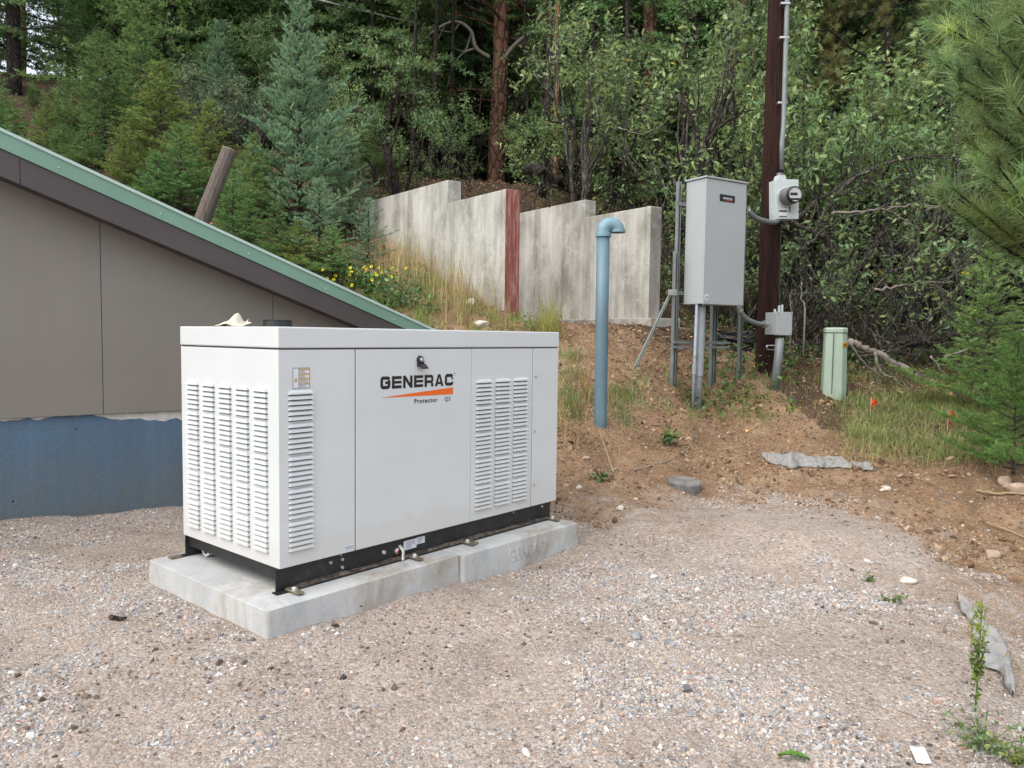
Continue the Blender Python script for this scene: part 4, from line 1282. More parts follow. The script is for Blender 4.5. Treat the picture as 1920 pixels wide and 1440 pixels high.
b = B(); b.lathe([(.090, .136), (.088, .170), (.078, .176), (.076, .170)], sides=36); V = b.v[-1]; b.v[-1] = np.stack([V[:, 0] + cx, -V[:, 2] - .0135, V[:, 1] + cz], -1); b.build("bezel", MAT['black'], mm_, smooth=True)
b = B(); b.lathe([(0, .168), (.0755, .168)], sides=30); V = b.v[-1]; b.v[-1] = np.stack([V[:, 0] + cx, -V[:, 2] - .0135, V[:, 1] + cz], -1); b.build("dial", MAT['glass'], mm_)
b = B(); b.box(cx - .058, cx + .025, -.1855, -.1825, cz - .010, cz + .018); b.box(cx - .06, cx + .06, -.1845, -.1825, cz - .062, cz - .040); b.build("display", MAT['ink'], mm_)
b = B(); b.box(.03, .125, -.005, -.0025, .035, .078); b.box(.03, .125, -.005, -.0025, .098, .104); b.box(.03, .125, -.005, -.0025, .112, .117); o = b.build("plate", MAT['label'], cov)
b = B(); b.box(.03, .125, -.0055, -.0027, .080, .096); b.box(.03, .125, -.0055, -.0027, .026, .033); b.build("label_print", MAT['ink'], cov)
b = B(); b.box(.155, .167, -.014, -.0025, .075, .155); b.build("seal_wire", MAT['metergrey'], cov)
b = B()
for (yy, zz, rr_) in ((.075, .065, .03), (.085, .14, .017)):
    b.lathe([(0, .003), (rr_, .003), (rr_ + .003, 0)], sides=20); V = b.v[-1]; b.v[-1] = np.stack([-V[:, 2] - .0125, V[:, 0] + yy, V[:, 1] + zz], -1)
b.build("knockout", MAT['meterbox'], mt_)

def curve_pts(P, n_=20):
    P = [np.array(p) for p in P]
    P = [2 * P[0] - P[1]] + P + [2 * P[-1] - P[-2]]
    out = []
    for k in range(1, len(P) - 2):
        for tt in np.linspace(0, 1, n_, endpoint=False):
            a_, b_, c_, d_ = P[k - 1], P[k], P[k + 1], P[k + 2]
            out.append(.5 * ((2 * b_) + (-a_ + c_) * tt + (2 * a_ - 5 * b_ + 4 * c_ - d_) * tt ** 2 + (-a_ + 3 * b_ - 3 * c_ + d_) * tt ** 3))
    out.append(P[-2]); return out


pts = curve_pts([at(1394, 388, 8.42), at(1404, 398, 8.43), at(1420, 410, 8.50), at(1441, 416, 8.60), at(1456, 416, 8.66)], 8)
c_ = conduit("flexible_conduit", MAT['flex'], pts, .0285, "grey curved conduit from the switch cabinet to the meter box")
b = B(); q = pts[5] - pts[0]; q2 = pts[7] - pts[0]; b.tube([q, q2], .037, 14); b.build("coupling", MAT['steel'], c_)
b = B(); q = np.array(pts[-1]) - pts[0]; b.tube([q, q + np.array([.03, 0, .06])], .033, 12); b.build("elbow_fitting", MAT['metergrey'], c_)
pts = curve_pts([at(1381, 568, 8.30), at(1386, 580, 8.31), at(1398, 596, 8.36), at(1418, 606, 8.43), at(1437, 608, 8.50)], 8)
c_ = conduit("flexible_conduit", MAT['flex'], pts, .026, "grey curved conduit from the cabinet bottom to the small junction box")
b = B(); q = pts[8] - pts[0]; q2 = pts[10] - pts[0]; b.tube([q, q2], .034, 14); b.build("coupling", MAT['steel'], c_)
b = B(); q = pts[-3] - pts[0]; q2 = pts[-1] - pts[0]; b.tube([q, q2], .042, 12); b.build("locknut", MAT['steel'], c_)

jo = at(1456, 628, 8.45)
jb = thing("junction_box", "small grey junction box low on the pole", "junction box", tuple(jo), R_(20))
JH = at(1456, 585, 8.45)[2] - jo[2]
b = B(); b.box(0, .20, .016, .20, .002, JH - .002); b.build("box_body", MAT['jbox'], jb, bevel=.006)
b = B(); b.box(-.006, .206, 0, .0155, -.003, JH + .003); lid_ = b.build("cover", MAT['jbox'], jb, bevel=.004)
for xx in (.01, .19):
    for zz in (.012, JH - .012):
        b = B(); b.box(xx - .006, xx + .006, -.004, -.0005, zz - .006, zz + .006); b.build("screw", MAT['metergrey'], lid_)
b = B()
for xx, h_ in ((.03, .035), (.085, .075), (.125, .085)): b.box(xx, xx + .02, .08, .10, JH, JH + h_)
b.build("hanger", MAT['meterbox'], jb, bevel=.003)
q0 = at(1462, 634, 8.52); q1 = at(1450, 702, 8.55); q1[2] = gz(q1[0], q1[1]) - .1
conduit("electrical_conduit", MAT['strut'], [q1, (q0 + q1) / 2 + np.array([.02, 0, .1]), q0], .047, "old grey conduit rising from the soil to the small junction box")
# wires down the pole
pts = curve_pts([at(1464, 418, 8.75), at(1463, 470, 8.76), at(1461, 520, 8.76), at(1462, 585, 8.70)], 6)
o = B(); o.tube(pts, .008, 6); tag(o.build("cable", MAT['cable'], smooth=True), "thin black cable hanging down the pole below the meter box", "cable")
q = at(1448, 648, 8.80); b = B()
b.tube([q + np.array([-.06, 0, 0]), q + np.array([-.07, -.02, -.02]), q + np.array([-.06, 0, -.045]), q + np.array([.06, 0, -.05]), q + np.array([.06, 0, 0]), q + np.array([-.06, 0, 0])], .008, 6)
tag(b.build("strap_bracket", MAT['steel']), "bent metal strap bracket on the pole foot beside the old conduit", "bracket")

# coil of black cable behind the rack
g = hit(1382, 652, 8.6, 12)
cl = thing("cable_coil", "coil of black cable lying on the slope behind the strut rack", "cable", tuple(g))
rg = random.Random(8)
for k in range(9):
    rx, ry = .24 + rg.uniform(-.05, .05), .17 + rg.uniform(-.04, .04); oz = .02 + k * .018
    P = [np.array([rx * math.cos(a_) + rg.uniform(-.012, .012), ry * math.sin(a_) + .08, oz + .05 * math.sin(a_) + .03 * math.sin(2 * a_ + k)]) for a_ in np.linspace(0, 2 * PI, 26)]
    b = B(); b.tube(P, .014, 6); b.build("loop", MAT['cable'], cl, smooth=True)

# ------------------------------------------------------------------ telephone pedestal
g = on_ground(1563, 8.6)
pd = thing("utility_pedestal", "pale green plastic pedestal with an orange number label", "pedestal", (g[0], g[1], g[2]), R_(-6))
HPd = at(1563, 614, 8.6)[2] - g[2]
b = B()
oct_ = lambda r, k: [(r * 1.02 * math.cos(a_) * (1 if k else 1), r * .95 * math.sin(a_)) for a_ in np.linspace(PI / 8, 2 * PI + PI / 8, 8, endpoint=False)]
bm = bmesh.new()
rows = []
for zz, r_ in ((-.2, .137), (0, .134), (HPd * .5, .128), (HPd - .05, .122)):
    rows.append([bm.verts.new((x, y, zz)) for x, y in oct_(r_, 1)])
for r0_, r1_ in zip(rows[:-1], rows[1:]):
    for k in range(8): bm.faces.new([r0_[k], r0_[(k + 1) % 8], r1_[(k + 1) % 8], r1_[k]])
b.bm(bm); b.build("pedestal_body", MAT['pedestal'], pd, bevel=.008)
b = B(); bm = bmesh.new(); rows = []
for zz, r_ in ((HPd - .055, .126), (HPd - .015, .126), (HPd - .003, .112), (HPd, .06)):
    rows.append([bm.verts.new((x, y, zz)) for x, y in oct_(r_, 1)])
for r0_, r1_ in zip(rows[:-1], rows[1:]):
    for k in range(8): bm.faces.new([r0_[k], r0_[(k + 1) % 8], r1_[(k + 1) % 8], r1_[k]])
bm.faces.new(rows[-1]); bmesh.ops.triangulate(bm, faces=[f for f in bm.faces if len(f.verts) > 4])
b.bm(bm); b.build("cap", MAT['pedestal'], pd, bevel=.006)
b = B(); b.lathe([(.118, HPd - .064), (.1225, HPd - .064), (.1225, HPd - .056), (.118, HPd - .056)], sides=8); b.v[-1] = (b.v[-1] @ np.array([[math.cos(PI / 8), math.sin(PI / 8), 0], [-math.sin(PI / 8), math.cos(PI / 8), 0], [0, 0, 1]])) * np.array([1.035, .965, 1]); b.build("cap_gap", MAT['seam'], pd)
b = B(); b.box(-.058, -.053, -.128, -.118, 0, HPd - .06); b.build("seam", MAT['seam'], pd)
M_ = Matrix.Rotation(R_(22.5), 4, 'Z')
b = B(); b.box(-.040, .044, -.1185, -.1130, HPd - .215, HPd - .165, Matrix.Rotation(R_(42), 4, 'Z')); lb = b.build("number_label", MAT['label_orange'], pd)
put_mesh("lettering", text_mesh("21106", .040, .0006, .0006, .62), MAT['ink'], lb, Matrix.Rotation(R_(42), 4, 'Z') @ face_minus_y(-.034, -.1195, HPd - .205))

# ------------------------------------------------------------------ flags, lid, cloths, scraps
for (px, py0, py1, Y, lab) in ((1634, 745, 772, 7.9, "orange marker flag in the grass beside the pale green pedestal"), (1780, 768, 795, 7.0, "crumpled orange marker flag beside the low fir at the right")):
    g = on_ground(px, Y); tz = at(px, py0, Y)[2]
    f_ = thing("marker_flag", lab, "marker flag", tuple(g), group="orange marker flags")
    b = B(); b.tube([np.array([0, 0, -.05]), np.array([0.004, 0, tz - g[2]])], .002, 5); b.build("wire_stem", MAT['wire'], f_)
    b = B(); V = []
    for i_, zz in enumerate(np.linspace(tz - g[2], tz - g[2] - .13, 8)):
        for j_, s_ in enumerate(np.linspace(0, 1, 6)):
            V.append((.004 + (s_ * .055 + .01) * (.6 + .4 * math.sin(i_)) + .01 * math.sin(i_ * 1.3), .02 * math.sin(j_ * 2.2 + i_), zz - s_ * .03))
    k = np.arange(7)[:, None] * 6 + np.arange(5)[None, :]
    b.add(V, np.stack([k, k + 6, k + 7, k + 1], -1).reshape(-1, 4)); o = b.build("flag", MAT['flag'], f_, smooth=True); md = o.modifiers.new("solid", 'SOLIDIFY'); md.thickness = .001

g = hit(1283, 917, 4, 8)
ld = thing("round_lid", "round grey lid half buried in the soil at the gravel edge", "lid", tuple(g))
ld.rotation_euler = (R_(3), R_(3), 0); ld.location = (g[0], g[1], g[2] + .028)
b = B(); b.lathe([(.122, -.06), (.122, .038), (.116, .046), (.100, .047), (.098, .041), (0, .042)], sides=40); b.build("lid_body", MAT['ironlid'], ld)
b = B(); b.lathe([(.1235, .020), (.1245, .022), (.1245, .036), (.1228, .0375)], sides=40); b.build("rim", MAT['rockgrey'], ld)


def cloth(name, up, lo, label, cat, wr, seed, fold=None, Y=(3, 9)):
    nu, nv = 70, 18
    up = np.array(up, float); lo = np.array(lo, float)
    def rs(P):
        d = np.concatenate([[0], np.cumsum(np.hypot(*np.diff(P, axis=0).T))]); tt = np.linspace(0, d[-1], nu)
        return np.stack([np.interp(tt, d, P[:, 0]), np.interp(tt, d, P[:, 1])], -1)
    U, Lw = rs(up), rs(lo)
    rj = np.random.default_rng(int(seed)); jt = lambda: np.stack([np.interp(np.arange(nu), np.linspace(0, nu - 1, 15), rj.normal(0, 2.2, 15)) for _ in range(2)], -1); U = U + jt(); Lw = Lw + jt()
    V = []
    for i_ in range(nu):
        A_ = hit(*U[i_], *Y); C_ = hit(*Lw[i_], *Y)
        for j_ in range(nv):
            s_ = j_ / (nv - 1); p = A_ * (1 - s_) + C_ * s_
            e_ = min(1, 3.5 * min(s_, 1 - s_) + .25)
            h = float(fbm([p[0] * 4 + seed], [p[1] * 9 + seed], 2.0, 3)[0]) - .3
            rg_ = float(fbm([p[0] * 7 + seed], [p[1] * 7 + 2 * seed], 1.6, 2)[0])
            h = max(0, h) * wr * e_ + .024 * max(0, 1 - abs(rg_ - .5) * 6) * e_ + .008 * abs(math.sin(9 * p[0] + 14 * p[1] + 3 * math.sin(20 * p[0]))) * e_ + .004
            if fold and abs(i_ / nu - fold) < .09: h += (1 - abs(i_ / nu - fold) / .09) * .045 * math.sin(PI * s_) ** .5
            V.append((p[0], p[1], max(gz(p[0], p[1]), p[2] - .02) + h))
    k = np.arange(nu - 1)[:, None] * nv + np.arange(nv - 1)[None, :]
    b = B(); b.add(V, np.stack([k, k + nv, k + nv + 1, k + 1], -1).reshape(-1, 4))
    o = b.build(name, MAT['fabric'], smooth=True); md = o.modifiers.new("solid", 'SOLIDIFY'); md.thickness = .0012
    return tag(o, label, cat)


cloth("fabric_sheet", [(1427, 853), (1470, 852), (1497, 850), (1530, 858), (1568, 860), (1600, 865), (1625, 872), (1638, 880)], [(1430, 857), (1450, 870), (1480, 879), (1500, 878), (1530, 878), (1570, 880), (1610, 883), (1637, 884)],
      "crumpled strip of grey fabric lying on bare red soil", "fabric", .05, 3.0, .26)
cloth("fabric_sheet", [(1797, 1127), (1818, 1130), (1850, 1168), (1880, 1205), (1893, 1240), (1899, 1280), (1904, 1308)], [(1800, 1140), (1815, 1160), (1825, 1200), (1838, 1245), (1868, 1262), (1884, 1275), (1896, 1308)],
      "torn grey fabric poking out of the gravel behind the tall weed", "fabric", .06, 8.0, None, (1.8, 5))
g = hit(1726, 1424, 1.5, 4)
b = B(); V = []
for i_ in range(6):
    for j_ in range(6): V.append(((i_ / 5 - .5) * .042, (j_ / 5 - .5) * .062 + .004 * i_ / 5, .004 + .006 * abs(i_ / 5 - .5) + .016 * (j_ / 5)))
k = np.arange(5)[:, None] * 6 + np.arange(5)[None, :]
b.add(V, np.stack([k, k + 6, k + 7, k + 1], -1).reshape(-1, 4)); o = b.build("paper_scrap", MAT['white_scrap'], smooth=True); o.location = g; o.rotation_euler = (0, 0, -.15)
md = o.modifiers.new("solid", 'SOLIDIFY'); md.thickness = .001
tag(o, "small white scrap on the gravel at the bottom edge", "scrap")

# leaning wooden post behind the roof
q1 = at(430, 282, 9.9); q0 = at(372, 430, 9.7)
q0 = q0 + (q0 - q1) * .3
t = thing("wooden_post", "weathered grey wooden post leaning behind the roof", "post", tuple(q0))
b = B(); d = q1 - q0; b.tube([d * k / 5 for k in range(6)], [.098, .096, .094, .092, .091, .090], 12); b.build("shaft", MAT['post'], t, smooth=False)
b = B(); b.tube([d * 1.0005, d * 1.004], .089, 12); b.build("cut_top", MAT['cutwood'], t)

# overhead wire
P0, P1 = at(560, -22, 17), at(785, 44, 19); P0 = P0 + (P0 - P1) * 2.2
pts = [P0 * (1 - s_) + P1 * s_ - np.array([0, 0, .5 * 4 * s_ * (1 - s_) * .3]) for s_ in np.linspace(0, 1, 20)]
b = B(); b.tube(pts, .016, 5); tag(b.build("overhead_wire", MAT['wire']), "pale overhead wire slanting down through the treetops", "wire")


def rock(px, py, r, mt, label, sq=.6, seed=0, Y=(1.5, 16)):
    g = hit(px, py, *Y)
    bm = bmesh.new(); bmesh.ops.create_icosphere(bm, subdivisions=3, radius=1)
    rg = np.random.default_rng(seed)
    pl = [(Vector(v / np.linalg.norm(v)), rg.uniform(.55, .9)) for v in rg.normal(size=(11, 3))]
    for v in bm.verts:
        for n_, d_ in pl:
            k_ = v.co.dot(n_)
            if k_ > d_: v.co -= n_ * (k_ - d_) * .9
        v.co = Vector((v.co.x * r * rg.uniform(.99, 1.01), v.co.y * r * .8, v.co.z * r * sq))
    b = B(); b.bm(bm); o = b.build("rock", MAT[mt], smooth=False)
    o.location = (g[0], g[1], g[2] + r * sq * .35); o.rotation_euler = (0, 0, seed)
    return tag(o, label, "rock", "loose rocks")


rock(1098, 860, .042, 'rock', "flat orange-tan rock on the bank below the blue vent pipe", .45, 1)
rock(884, 572, .085, 'rockpale', "pale rounded rock among weeds in front of the stepped wall", .8, 2, (7.5, 12))
rock(905, 612, .11, 'rockpale', "pale rock just above the generator lid", .5, 3, (7.5, 12))
rock(1860, 1043, .055, 'rock', "brown rounded rock at the right edge of the gravel", .6, 4)
rock(1192, 1196, .034, 'rockgrey', "dark grey rock alone on dusty gravel right of the slabs", .6, 5)
rock(1700, 1090, .05, 'rockpale', "pale rock in the soil left of the torn fabric", .4, 6)
rock(1660, 920, .06, 'rockpale', "grey-tan clod on the red soil below the fabric strip", .45, 7)
rock(1885, 910, .07, 'rock', "orange-tan rock at the right edge beside a fallen branch", .8, 8)
rock(1905, 925, .085, 'rock', "split tan rock at the frame edge beside the orange-tan one", .8, 9)
rock(1085, 650 + 265, .03, 'rockpale', "small pale rock on soil left of the round lid", .5, 10)
rock(420, 1123, .03, 'rock', "tan flat rock on gravel left of the slab corner", .35, 12)
rock(1165, 955, .035, 'rockpale', "white chunk of rock near the far slab corner", .6, 13)

# ================================================================== vegetation
def unit(v):
    return v / (np.linalg.norm(v, axis=-1, keepdims=True) + 1e-12)


def needles(b, P0, P1, spacing, ln, wd, rng, tilt=(0.7, 1.2), tint=None, tv=0.25):
    """narrow leaf blades all round the twigs P0->P1"""
    P0 = np.asarray(P0); P1 = np.asarray(P1)
    L = np.linalg.norm(P1 - P0, axis=1)
    n = np.maximum(2, (L / spacing).astype(int))
    idx = np.repeat(np.arange(len(P0)), n)
    m = len(idx)
    t = rng.random(m)
    ax = unit(P1 - P0)[idx]
    base = P0[idx] + (P1 - P0)[idx] * t[:, None]
    ref = np.where(np.abs(ax[:, 2:3]) < 0.9, np.array([[0, 0, 1.0]]), np.array([[1.0, 0, 0]]))
    U = unit(np.cross(ax, ref)); W = np.cross(ax, U)
    a = rng.random(m) * 2 * PI
    rad = U * np.cos(a)[:, None] + W * np.sin(a)[:, None]
    tl = rng.uniform(*tilt, m)[:, None]
    d = unit(ax * np.cos(tl) + rad * np.sin(tl))
    side = unit(np.cross(d, rng.normal(size=(m, 3))))
    l_ = ln * rng.uniform(.75, 1.2, m)[:, None]
    w_ = wd * rng.uniform(.8, 1.2, m)[:, None] * 0.5
    V = np.stack([base - side * w_, base + side * w_, base + d * l_], 1).reshape(-1, 3)
    tw = (1 + rng.normal(0, tv, len(P0)))[idx].clip(.45, 1.8)
    c = np.repeat((tw * rng.uniform(.85, 1.15, m))[:, None], 3, 1)
    hue = np.repeat(rng.normal(0, .06, (len(P0), 1)), 3, 1)[idx] * np.array([[1.2, 0, -1.0]])
    c = (c * (1 + hue)).clip(.1, 3)
    if tint is not None: c = c * np.asarray(tint)
    b.add(V, np.arange(m * 3).reshape(-1, 3), np.repeat(c, 3, 0))


def fir_parts(seed, H, R, nb, tw_sp, nd_sp, ln, wd, up=0.55, bare=0.05, droop=0.0, tv=0.22, shape=0.85, r0=None):
    rng = np.random.default_rng(seed)
    tr, cr = B(), B()
    zz = np.linspace(-.3, H, 14)
    wob = np.stack([np.cumsum(rng.normal(0, .006 * H / 3, 14)), np.cumsum(rng.normal(0, .006 * H / 3, 14)), zz], -1); wob[:2, :2] = 0
    r0 = r0 or .016 * H
    tr.tube(wob, np.linspace(r0, .004, 14), 8)
    S0, S1 = [], []
    for k in range(nb):
        f = bare + (1 - bare) * ((k + rng.random()) / nb) ** 0.9 * .985
        h = f * H
        az = k * 2.399 + rng.normal(0, .35)
        L = R * ((1 - f) / (1 - bare)) ** shape * rng.uniform(.48, 1.15) * (1 + .18 * math.sin(2 * az + seed) + .10 * math.sin(3 * az + 7 * f + seed)) + .03 * H * rng.uniform(.5, 1)
        el0 = up * (0.25 + 1.1 * f) - droop * (1 - f) + rng.normal(0, .10)
        n = 7
        s = np.linspace(0, 1, n)
        out = np.array([math.cos(az), math.sin(az)])
        r = L * s * math.cos(el0)
        z = h + L * s * math.sin(el0) + L * .12 * (s ** 2) * (1 if up > 0.3 else -1) - droop * L * .5 * s ** 2
        bx = np.interp(h, zz, wob[:, 0]); by = np.interp(h, zz, wob[:, 1])
        P = np.stack([bx + out[0] * r, by + out[1] * r, z], -1)
        P[1:] += np.cumsum(rng.normal(0, .014 * L, (n - 1, 3)), 0)
        tr.tube(P, np.linspace(max(.004, r0 * .22 * (1 - f) + .003), .002, n), 4, cap=False)
        S0 += [P[-2]]; S1 += [P[-1] + unit(P[-1] - P[-2]) * .05 * L]
        nt_ = max(3, int(L / tw_sp))
        for q in range(nt_):
            u = .18 + .8 * (q + rng.random()) / nt_
            p = np.array([np.interp(u, s, P[:, i]) for i in range(3)])
            ax = unit(P[min(n - 1, int(u * (n - 1)) + 1)] - P[int(u * (n - 1))])
            sd = unit(np.cross(ax, [0, 0, 1.0])) * (1 if q % 2 else -1)
            an = rng.uniform(.65, 1.05)
            d = unit(ax * math.cos(an) + sd * math.sin(an) + np.array([0, 0, rng.normal(.02, .16)]))
            tl = (L * .42 * (1 - u) + .05 * H / 3 + .03) * rng.uniform(.7, 1.15)
            e = p + d * tl + np.array([0, 0, tl * .08])
            S0.append(p); S1.append(e)
            if tl > 2.2 * tw_sp:
                for w_ in (.35, .65):
                    for sg in (-1, 1):
                        pp = p + (e - p) * w_; sd2 = unit(np.cross(d, [0, 0, 1.0])) * sg
                        S0.append(pp); S1.append(pp + unit(d * .7 + sd2 * .7) * tl * (1 - w_) * .7)
    needles(cr, np.array(S0), np.array(S1), nd_sp, ln, wd, rng, tv=tv)
    # a sparse line of needles along the trunk top
    needles(cr, wob[-3:-1], wob[-2:], nd_sp * .6, ln, wd, rng, tv=tv)
    return tr, cr


def proto(name, pt, trunk_mat, crown_mat, crown_name="crown"):
    """builds trunk + crown meshes once, returns them for re-use by many trees"""
    tr, cr = pt
    a_ = tr.build("trunk", trunk_mat, smooth=True); c_ = cr.build(crown_name, crown_mat)
    ma_, mc_ = a_.data, c_.data
    bpy.data.objects.remove(a_); bpy.data.objects.remove(c_)
    return ma_, mc_, crown_name


def plant(name, label, cat, pr, loc, sc=1.0, rz=0.0, group=None, tilt=(0, 0), mat=None):
    t = thing(name, label, cat, loc, rz, group)
    t.rotation_euler = (tilt[0], tilt[1], rz)
    t.scale = (sc, sc, sc) if not isinstance(sc, tuple) else sc
    for me, nm in ((pr[0], "trunk"), (pr[1], pr[2])):
        o = bpy.data.objects.new(nm, me); COL.objects.link(o); o.parent = t
    return t


# ---- woody growth (oaks, brush, dead branches)
def grow(rng, out, tips, p, d, L, r, depth, kids=(2, 4), wig=.28, grav=.05, shrink=.62, sides=5):
    n = 6
    P = [np.array(p, float)]
    d = unit(np.array(d, float))
    for k in range(n - 1):
        d = unit(d + rng.normal(0, wig, 3) * .55 + np.array([0, 0, grav]))
        P.append(P[-1] + d * L / (n - 1))
    out.append((np.array(P), np.linspace(r, r * .55, n), sides))
    if depth == 0:
        tips.append((P[-3], P[-1])); return
    if depth == 1: tips.append((P[-3], P[-1]))
    for k in range(rng.integers(kids[0], kids[1] + 1)):
        u = rng.uniform(.35, 1.0)
        i_ = min(n - 2, int(u * (n - 1)))
        q = P[i_] + (P[i_ + 1] - P[i_]) * (u * (n - 1) - i_)
        ax = unit(P[i_ + 1] - P[i_])
        sd = unit(np.cross(ax, rng.normal(size=3)))
        an = rng.uniform(.45, 1.1)
        grow(rng, out, tips, q, ax * math.cos(an) + sd * math.sin(an), L * shrink * rng.uniform(.75, 1.2), r * .52, depth - 1, kids, wig, grav, shrink, max(3, sides - 1))


LEAF_X = np.array([0, .14, .26, .36, .50, .60, .76, .86, 1.0])
LEAF_Y = np.array([.015, .04, .20, .055, .30, .06, .27, .07, .02])


def leaves(b, P, size, rng, lobed=True, up=0.75, tint=None, tv=.28, nrm=None):
    n = len(P)
    N_ = unit(rng.normal(0, 1, (n, 3)) * (1 - up) * 1.6 + np.array([0, 0, up])) if nrm is None else nrm
    D = unit(np.cross(N_, rng.normal(size=(n, 3))))
    Sd = np.cross(N_, D)
    sz = size * rng.uniform(.6, 1.25, n)[:, None, None]
    if lobed: X, Y = LEAF_X, LEAF_Y * 0.95
    else: X, Y = np.array([0, .25, .55, .8, 1.0]), np.array([.02, .22, .26, .16, .01])
    m = len(X)
    fold = rng.uniform(.1, .5, n)[:, None, None]; curl = rng.uniform(-.25, .1, n)[:, None, None]
    def row(y):
        return P[:, None, :] + (D[:, None, :] * X[None, :, None] + Sd[:, None, :] * y[None, :, None] + N_[:, None, :] * (np.abs(y)[None, :, None] * fold + (X ** 2)[None, :, None] * curl)) * sz
    V = np.concatenate([row(-Y), row(Y * 0), row(Y)], 1)     # n, 3m, 3
    base = (np.arange(n) * 3 * m)[:, None, None]
    k = np.arange(m - 1)
    q = np.concatenate([np.stack([k, k + 1, k + 1 + m, k + m], -1), np.stack([k + m, k + m + 1, k + 1 + 2 * m, k + 2 * m], -1)])
    F = (base + q[None]).reshape(-1, 4)
    c = (1 + rng.normal(0, tv, n)).clip(.4, 2)[:, None] * np.ones((1, 3))
    c = c * (1 + rng.normal(0, .09, (n, 1)) * np.array([[1.3, 0.2, -1.0]]))
    yl = rng.random(n) < .008
    c[yl] = c[yl] * np.array([2.2, 1.5, .8])
    if tint is not None: c = c * np.asarray(tint)
    b.add(V.reshape(-1, 3), F, np.repeat(c.clip(.1, 4), 3 * m, 0))


def oak_parts(seed, H, W_, stems=3, depth=3, nl=9, size=.085, lobed=True, up=.6, lean=.35, r=.05, leafless=0.0, kids=(2, 4), tv=.28, leafmin=.30):
    rng = np.random.default_rng(seed)
    out, tips = [], []
    for k in range(stems):
        a_ = k * 2 * PI / stems + rng.normal(0, .5)
        d = np.array([math.cos(a_) * lean, math.sin(a_) * lean, 1.0])
        grow(rng, out, tips, (rng.normal(0, .1), rng.normal(0, .1), -.15), d, H * .5, r * rng.uniform(.7, 1.1), depth, kids, .42, .06, .66, 7)
    P = np.concatenate([o[0] for o in out])
    s = np.array([W_ / max(.1, np.abs(P[:, :2]).max()), 0, 0])[0]
    sz = H / P[:, 2].max()
    Sx = np.array([s, s, sz])
    tr, cr = B(), B()
    for pp, rr_, sd in out: tr.tube(pp * Sx, rr_, sd, cap=False)
    LP, CT = [], []
    for p0, p1 in tips:
        if rng.random() < leafless: continue
        p0, p1 = p0 * Sx, p1 * Sx
        if p1[2] < leafmin * H * rng.uniform(.7, 1.3): continue
        k = rng.integers(nl // 2, nl + 4)
        LP.append(p0 + (p1 - p0) * rng.random((k, 1)) + rng.normal(0, size * .85, (k, 3))); CT.append(np.full((k, 1), rng.uniform(.6, 1.45)))
    if LP: leaves(cr, np.concatenate(LP), size, rng, lobed, up, tv=tv, tint=np.concatenate(CT))
    return tr, cr


def pine_parts(seed, H, bare, R, nb, ln=.17, wd=.010, nper=46, r0=.17, tufts=5, dead=8, up=.25):
    """ponderosa: bare red trunk, irregular limbs, needles bunched at the twig ends"""
    rng = np.random.default_rng(seed)
    tr, cr = B(), B()
    zz = np.linspace(-.4, H, 18)
    w_ = np.stack([np.cumsum(rng.normal(0, .012, 18)), np.cumsum(rng.normal(0, .012, 18)), zz], -1); w_[:3, :2] = 0
    tr.tube(w_, r0 * (1 - np.linspace(0, 1, 18) ** 1.4 * .85), 16)
    S0, S1 = [], []
    for k in range(nb + dead):
        isd = k >= nb
        f = bare + (1 - bare) * (k + rng.random()) / nb if not isd else rng.uniform(bare * .35, bare + .1)
        f = min(f, .985)
        h = f * H; az = k * 2.4 + rng.normal(0, .5)
        L = R * (1 - ((f - bare) / (1 - bare)) ** 1.5 * .75) * rng.uniform(.6, 1.1) if not isd else R * rng.uniform(.2, .6)
        out, tips = [], []
        b0 = np.array([np.interp(h, zz, w_[:, 0]), np.interp(h, zz, w_[:, 1]), h])
        grow(rng, out, tips, b0, (math.cos(az), math.sin(az), up * (f * 2.2 - .7) + rng.normal(0, .15)), L, r0 * .17 * (L / R) + .008, 2, (2, 3), .30, .05, .5, 5)
        for pp, rr_, sd in out: tr.tube(pp, rr_, sd, cap=False)
        if isd: continue
        for p0, p1 in tips:
            for q in range(tufts):
                e = p0 + (p1 - p0) * rng.uniform(.2, 1.1) + rng.normal(0, ln * .8, 3)
                d = unit(unit(p1 - p0) + rng.normal(0, .5, 3) + np.array([0, 0, .3]))
                S0.append(e); S1.append(e + d * ln * .5)
    S0, S1 = np.array(S0), np.array(S1)
    L = np.linalg.norm(S1 - S0, axis=1).mean()
    needles(cr, S0, S1, L / nper, ln, wd, rng, (.15, 1.25), tv=.25)
    return tr, cr


# prototypes
PF = {}
PF['fir1'] = proto("fir", fir_parts(1, 3.6, 1.15, 125, .095, .0030, .042, .0080, tv=.28), MAT['bark_grey'], MAT['needle_green'])
PF['fir2'] = proto("fir", fir_parts(2, 3.0, 1.05, 105, .090, .0030, .042, .0080, up=.45, tv=.28), MAT['bark_grey'], MAT['needle_green'])
PF['firy'] = proto("fir", fir_parts(3, 3.0, 1.0, 110, .085, .0030, .042, .0080, up=.6, tv=.28), MAT['bark_grey'], MAT['needle_yellow'])
PF['blue'] = proto("fir", fir_parts(4, 4.2, 1.55, 150, .115, .0021, .040, .0085, up=.62, bare=.02, tv=.16, shape=.8), MAT['bark_dark'], MAT['needle_blue'])
PF['blue2'] = proto("fir", fir_parts(5, 2.2, 1.0, 75, .100, .0022, .038, .0080, up=.5, bare=.02, tv=.16), MAT['bark_dark'], MAT['needle_blue'])
PF['firnear'] = proto("fir", fir_parts(6, 1.35, .95, 62, .036, .0036, .026, .0042, up=.35, bare=.03, shape=.6), MAT['bark_grey'], MAT['needle_bright'])
PF['firside'] = proto("fir", fir_parts(16, 3.2, 1.2, 80, .05, .0050, .032, .0060, up=.3, bare=.05, shape=.7), MAT['bark_grey'], MAT['needle_bright'])
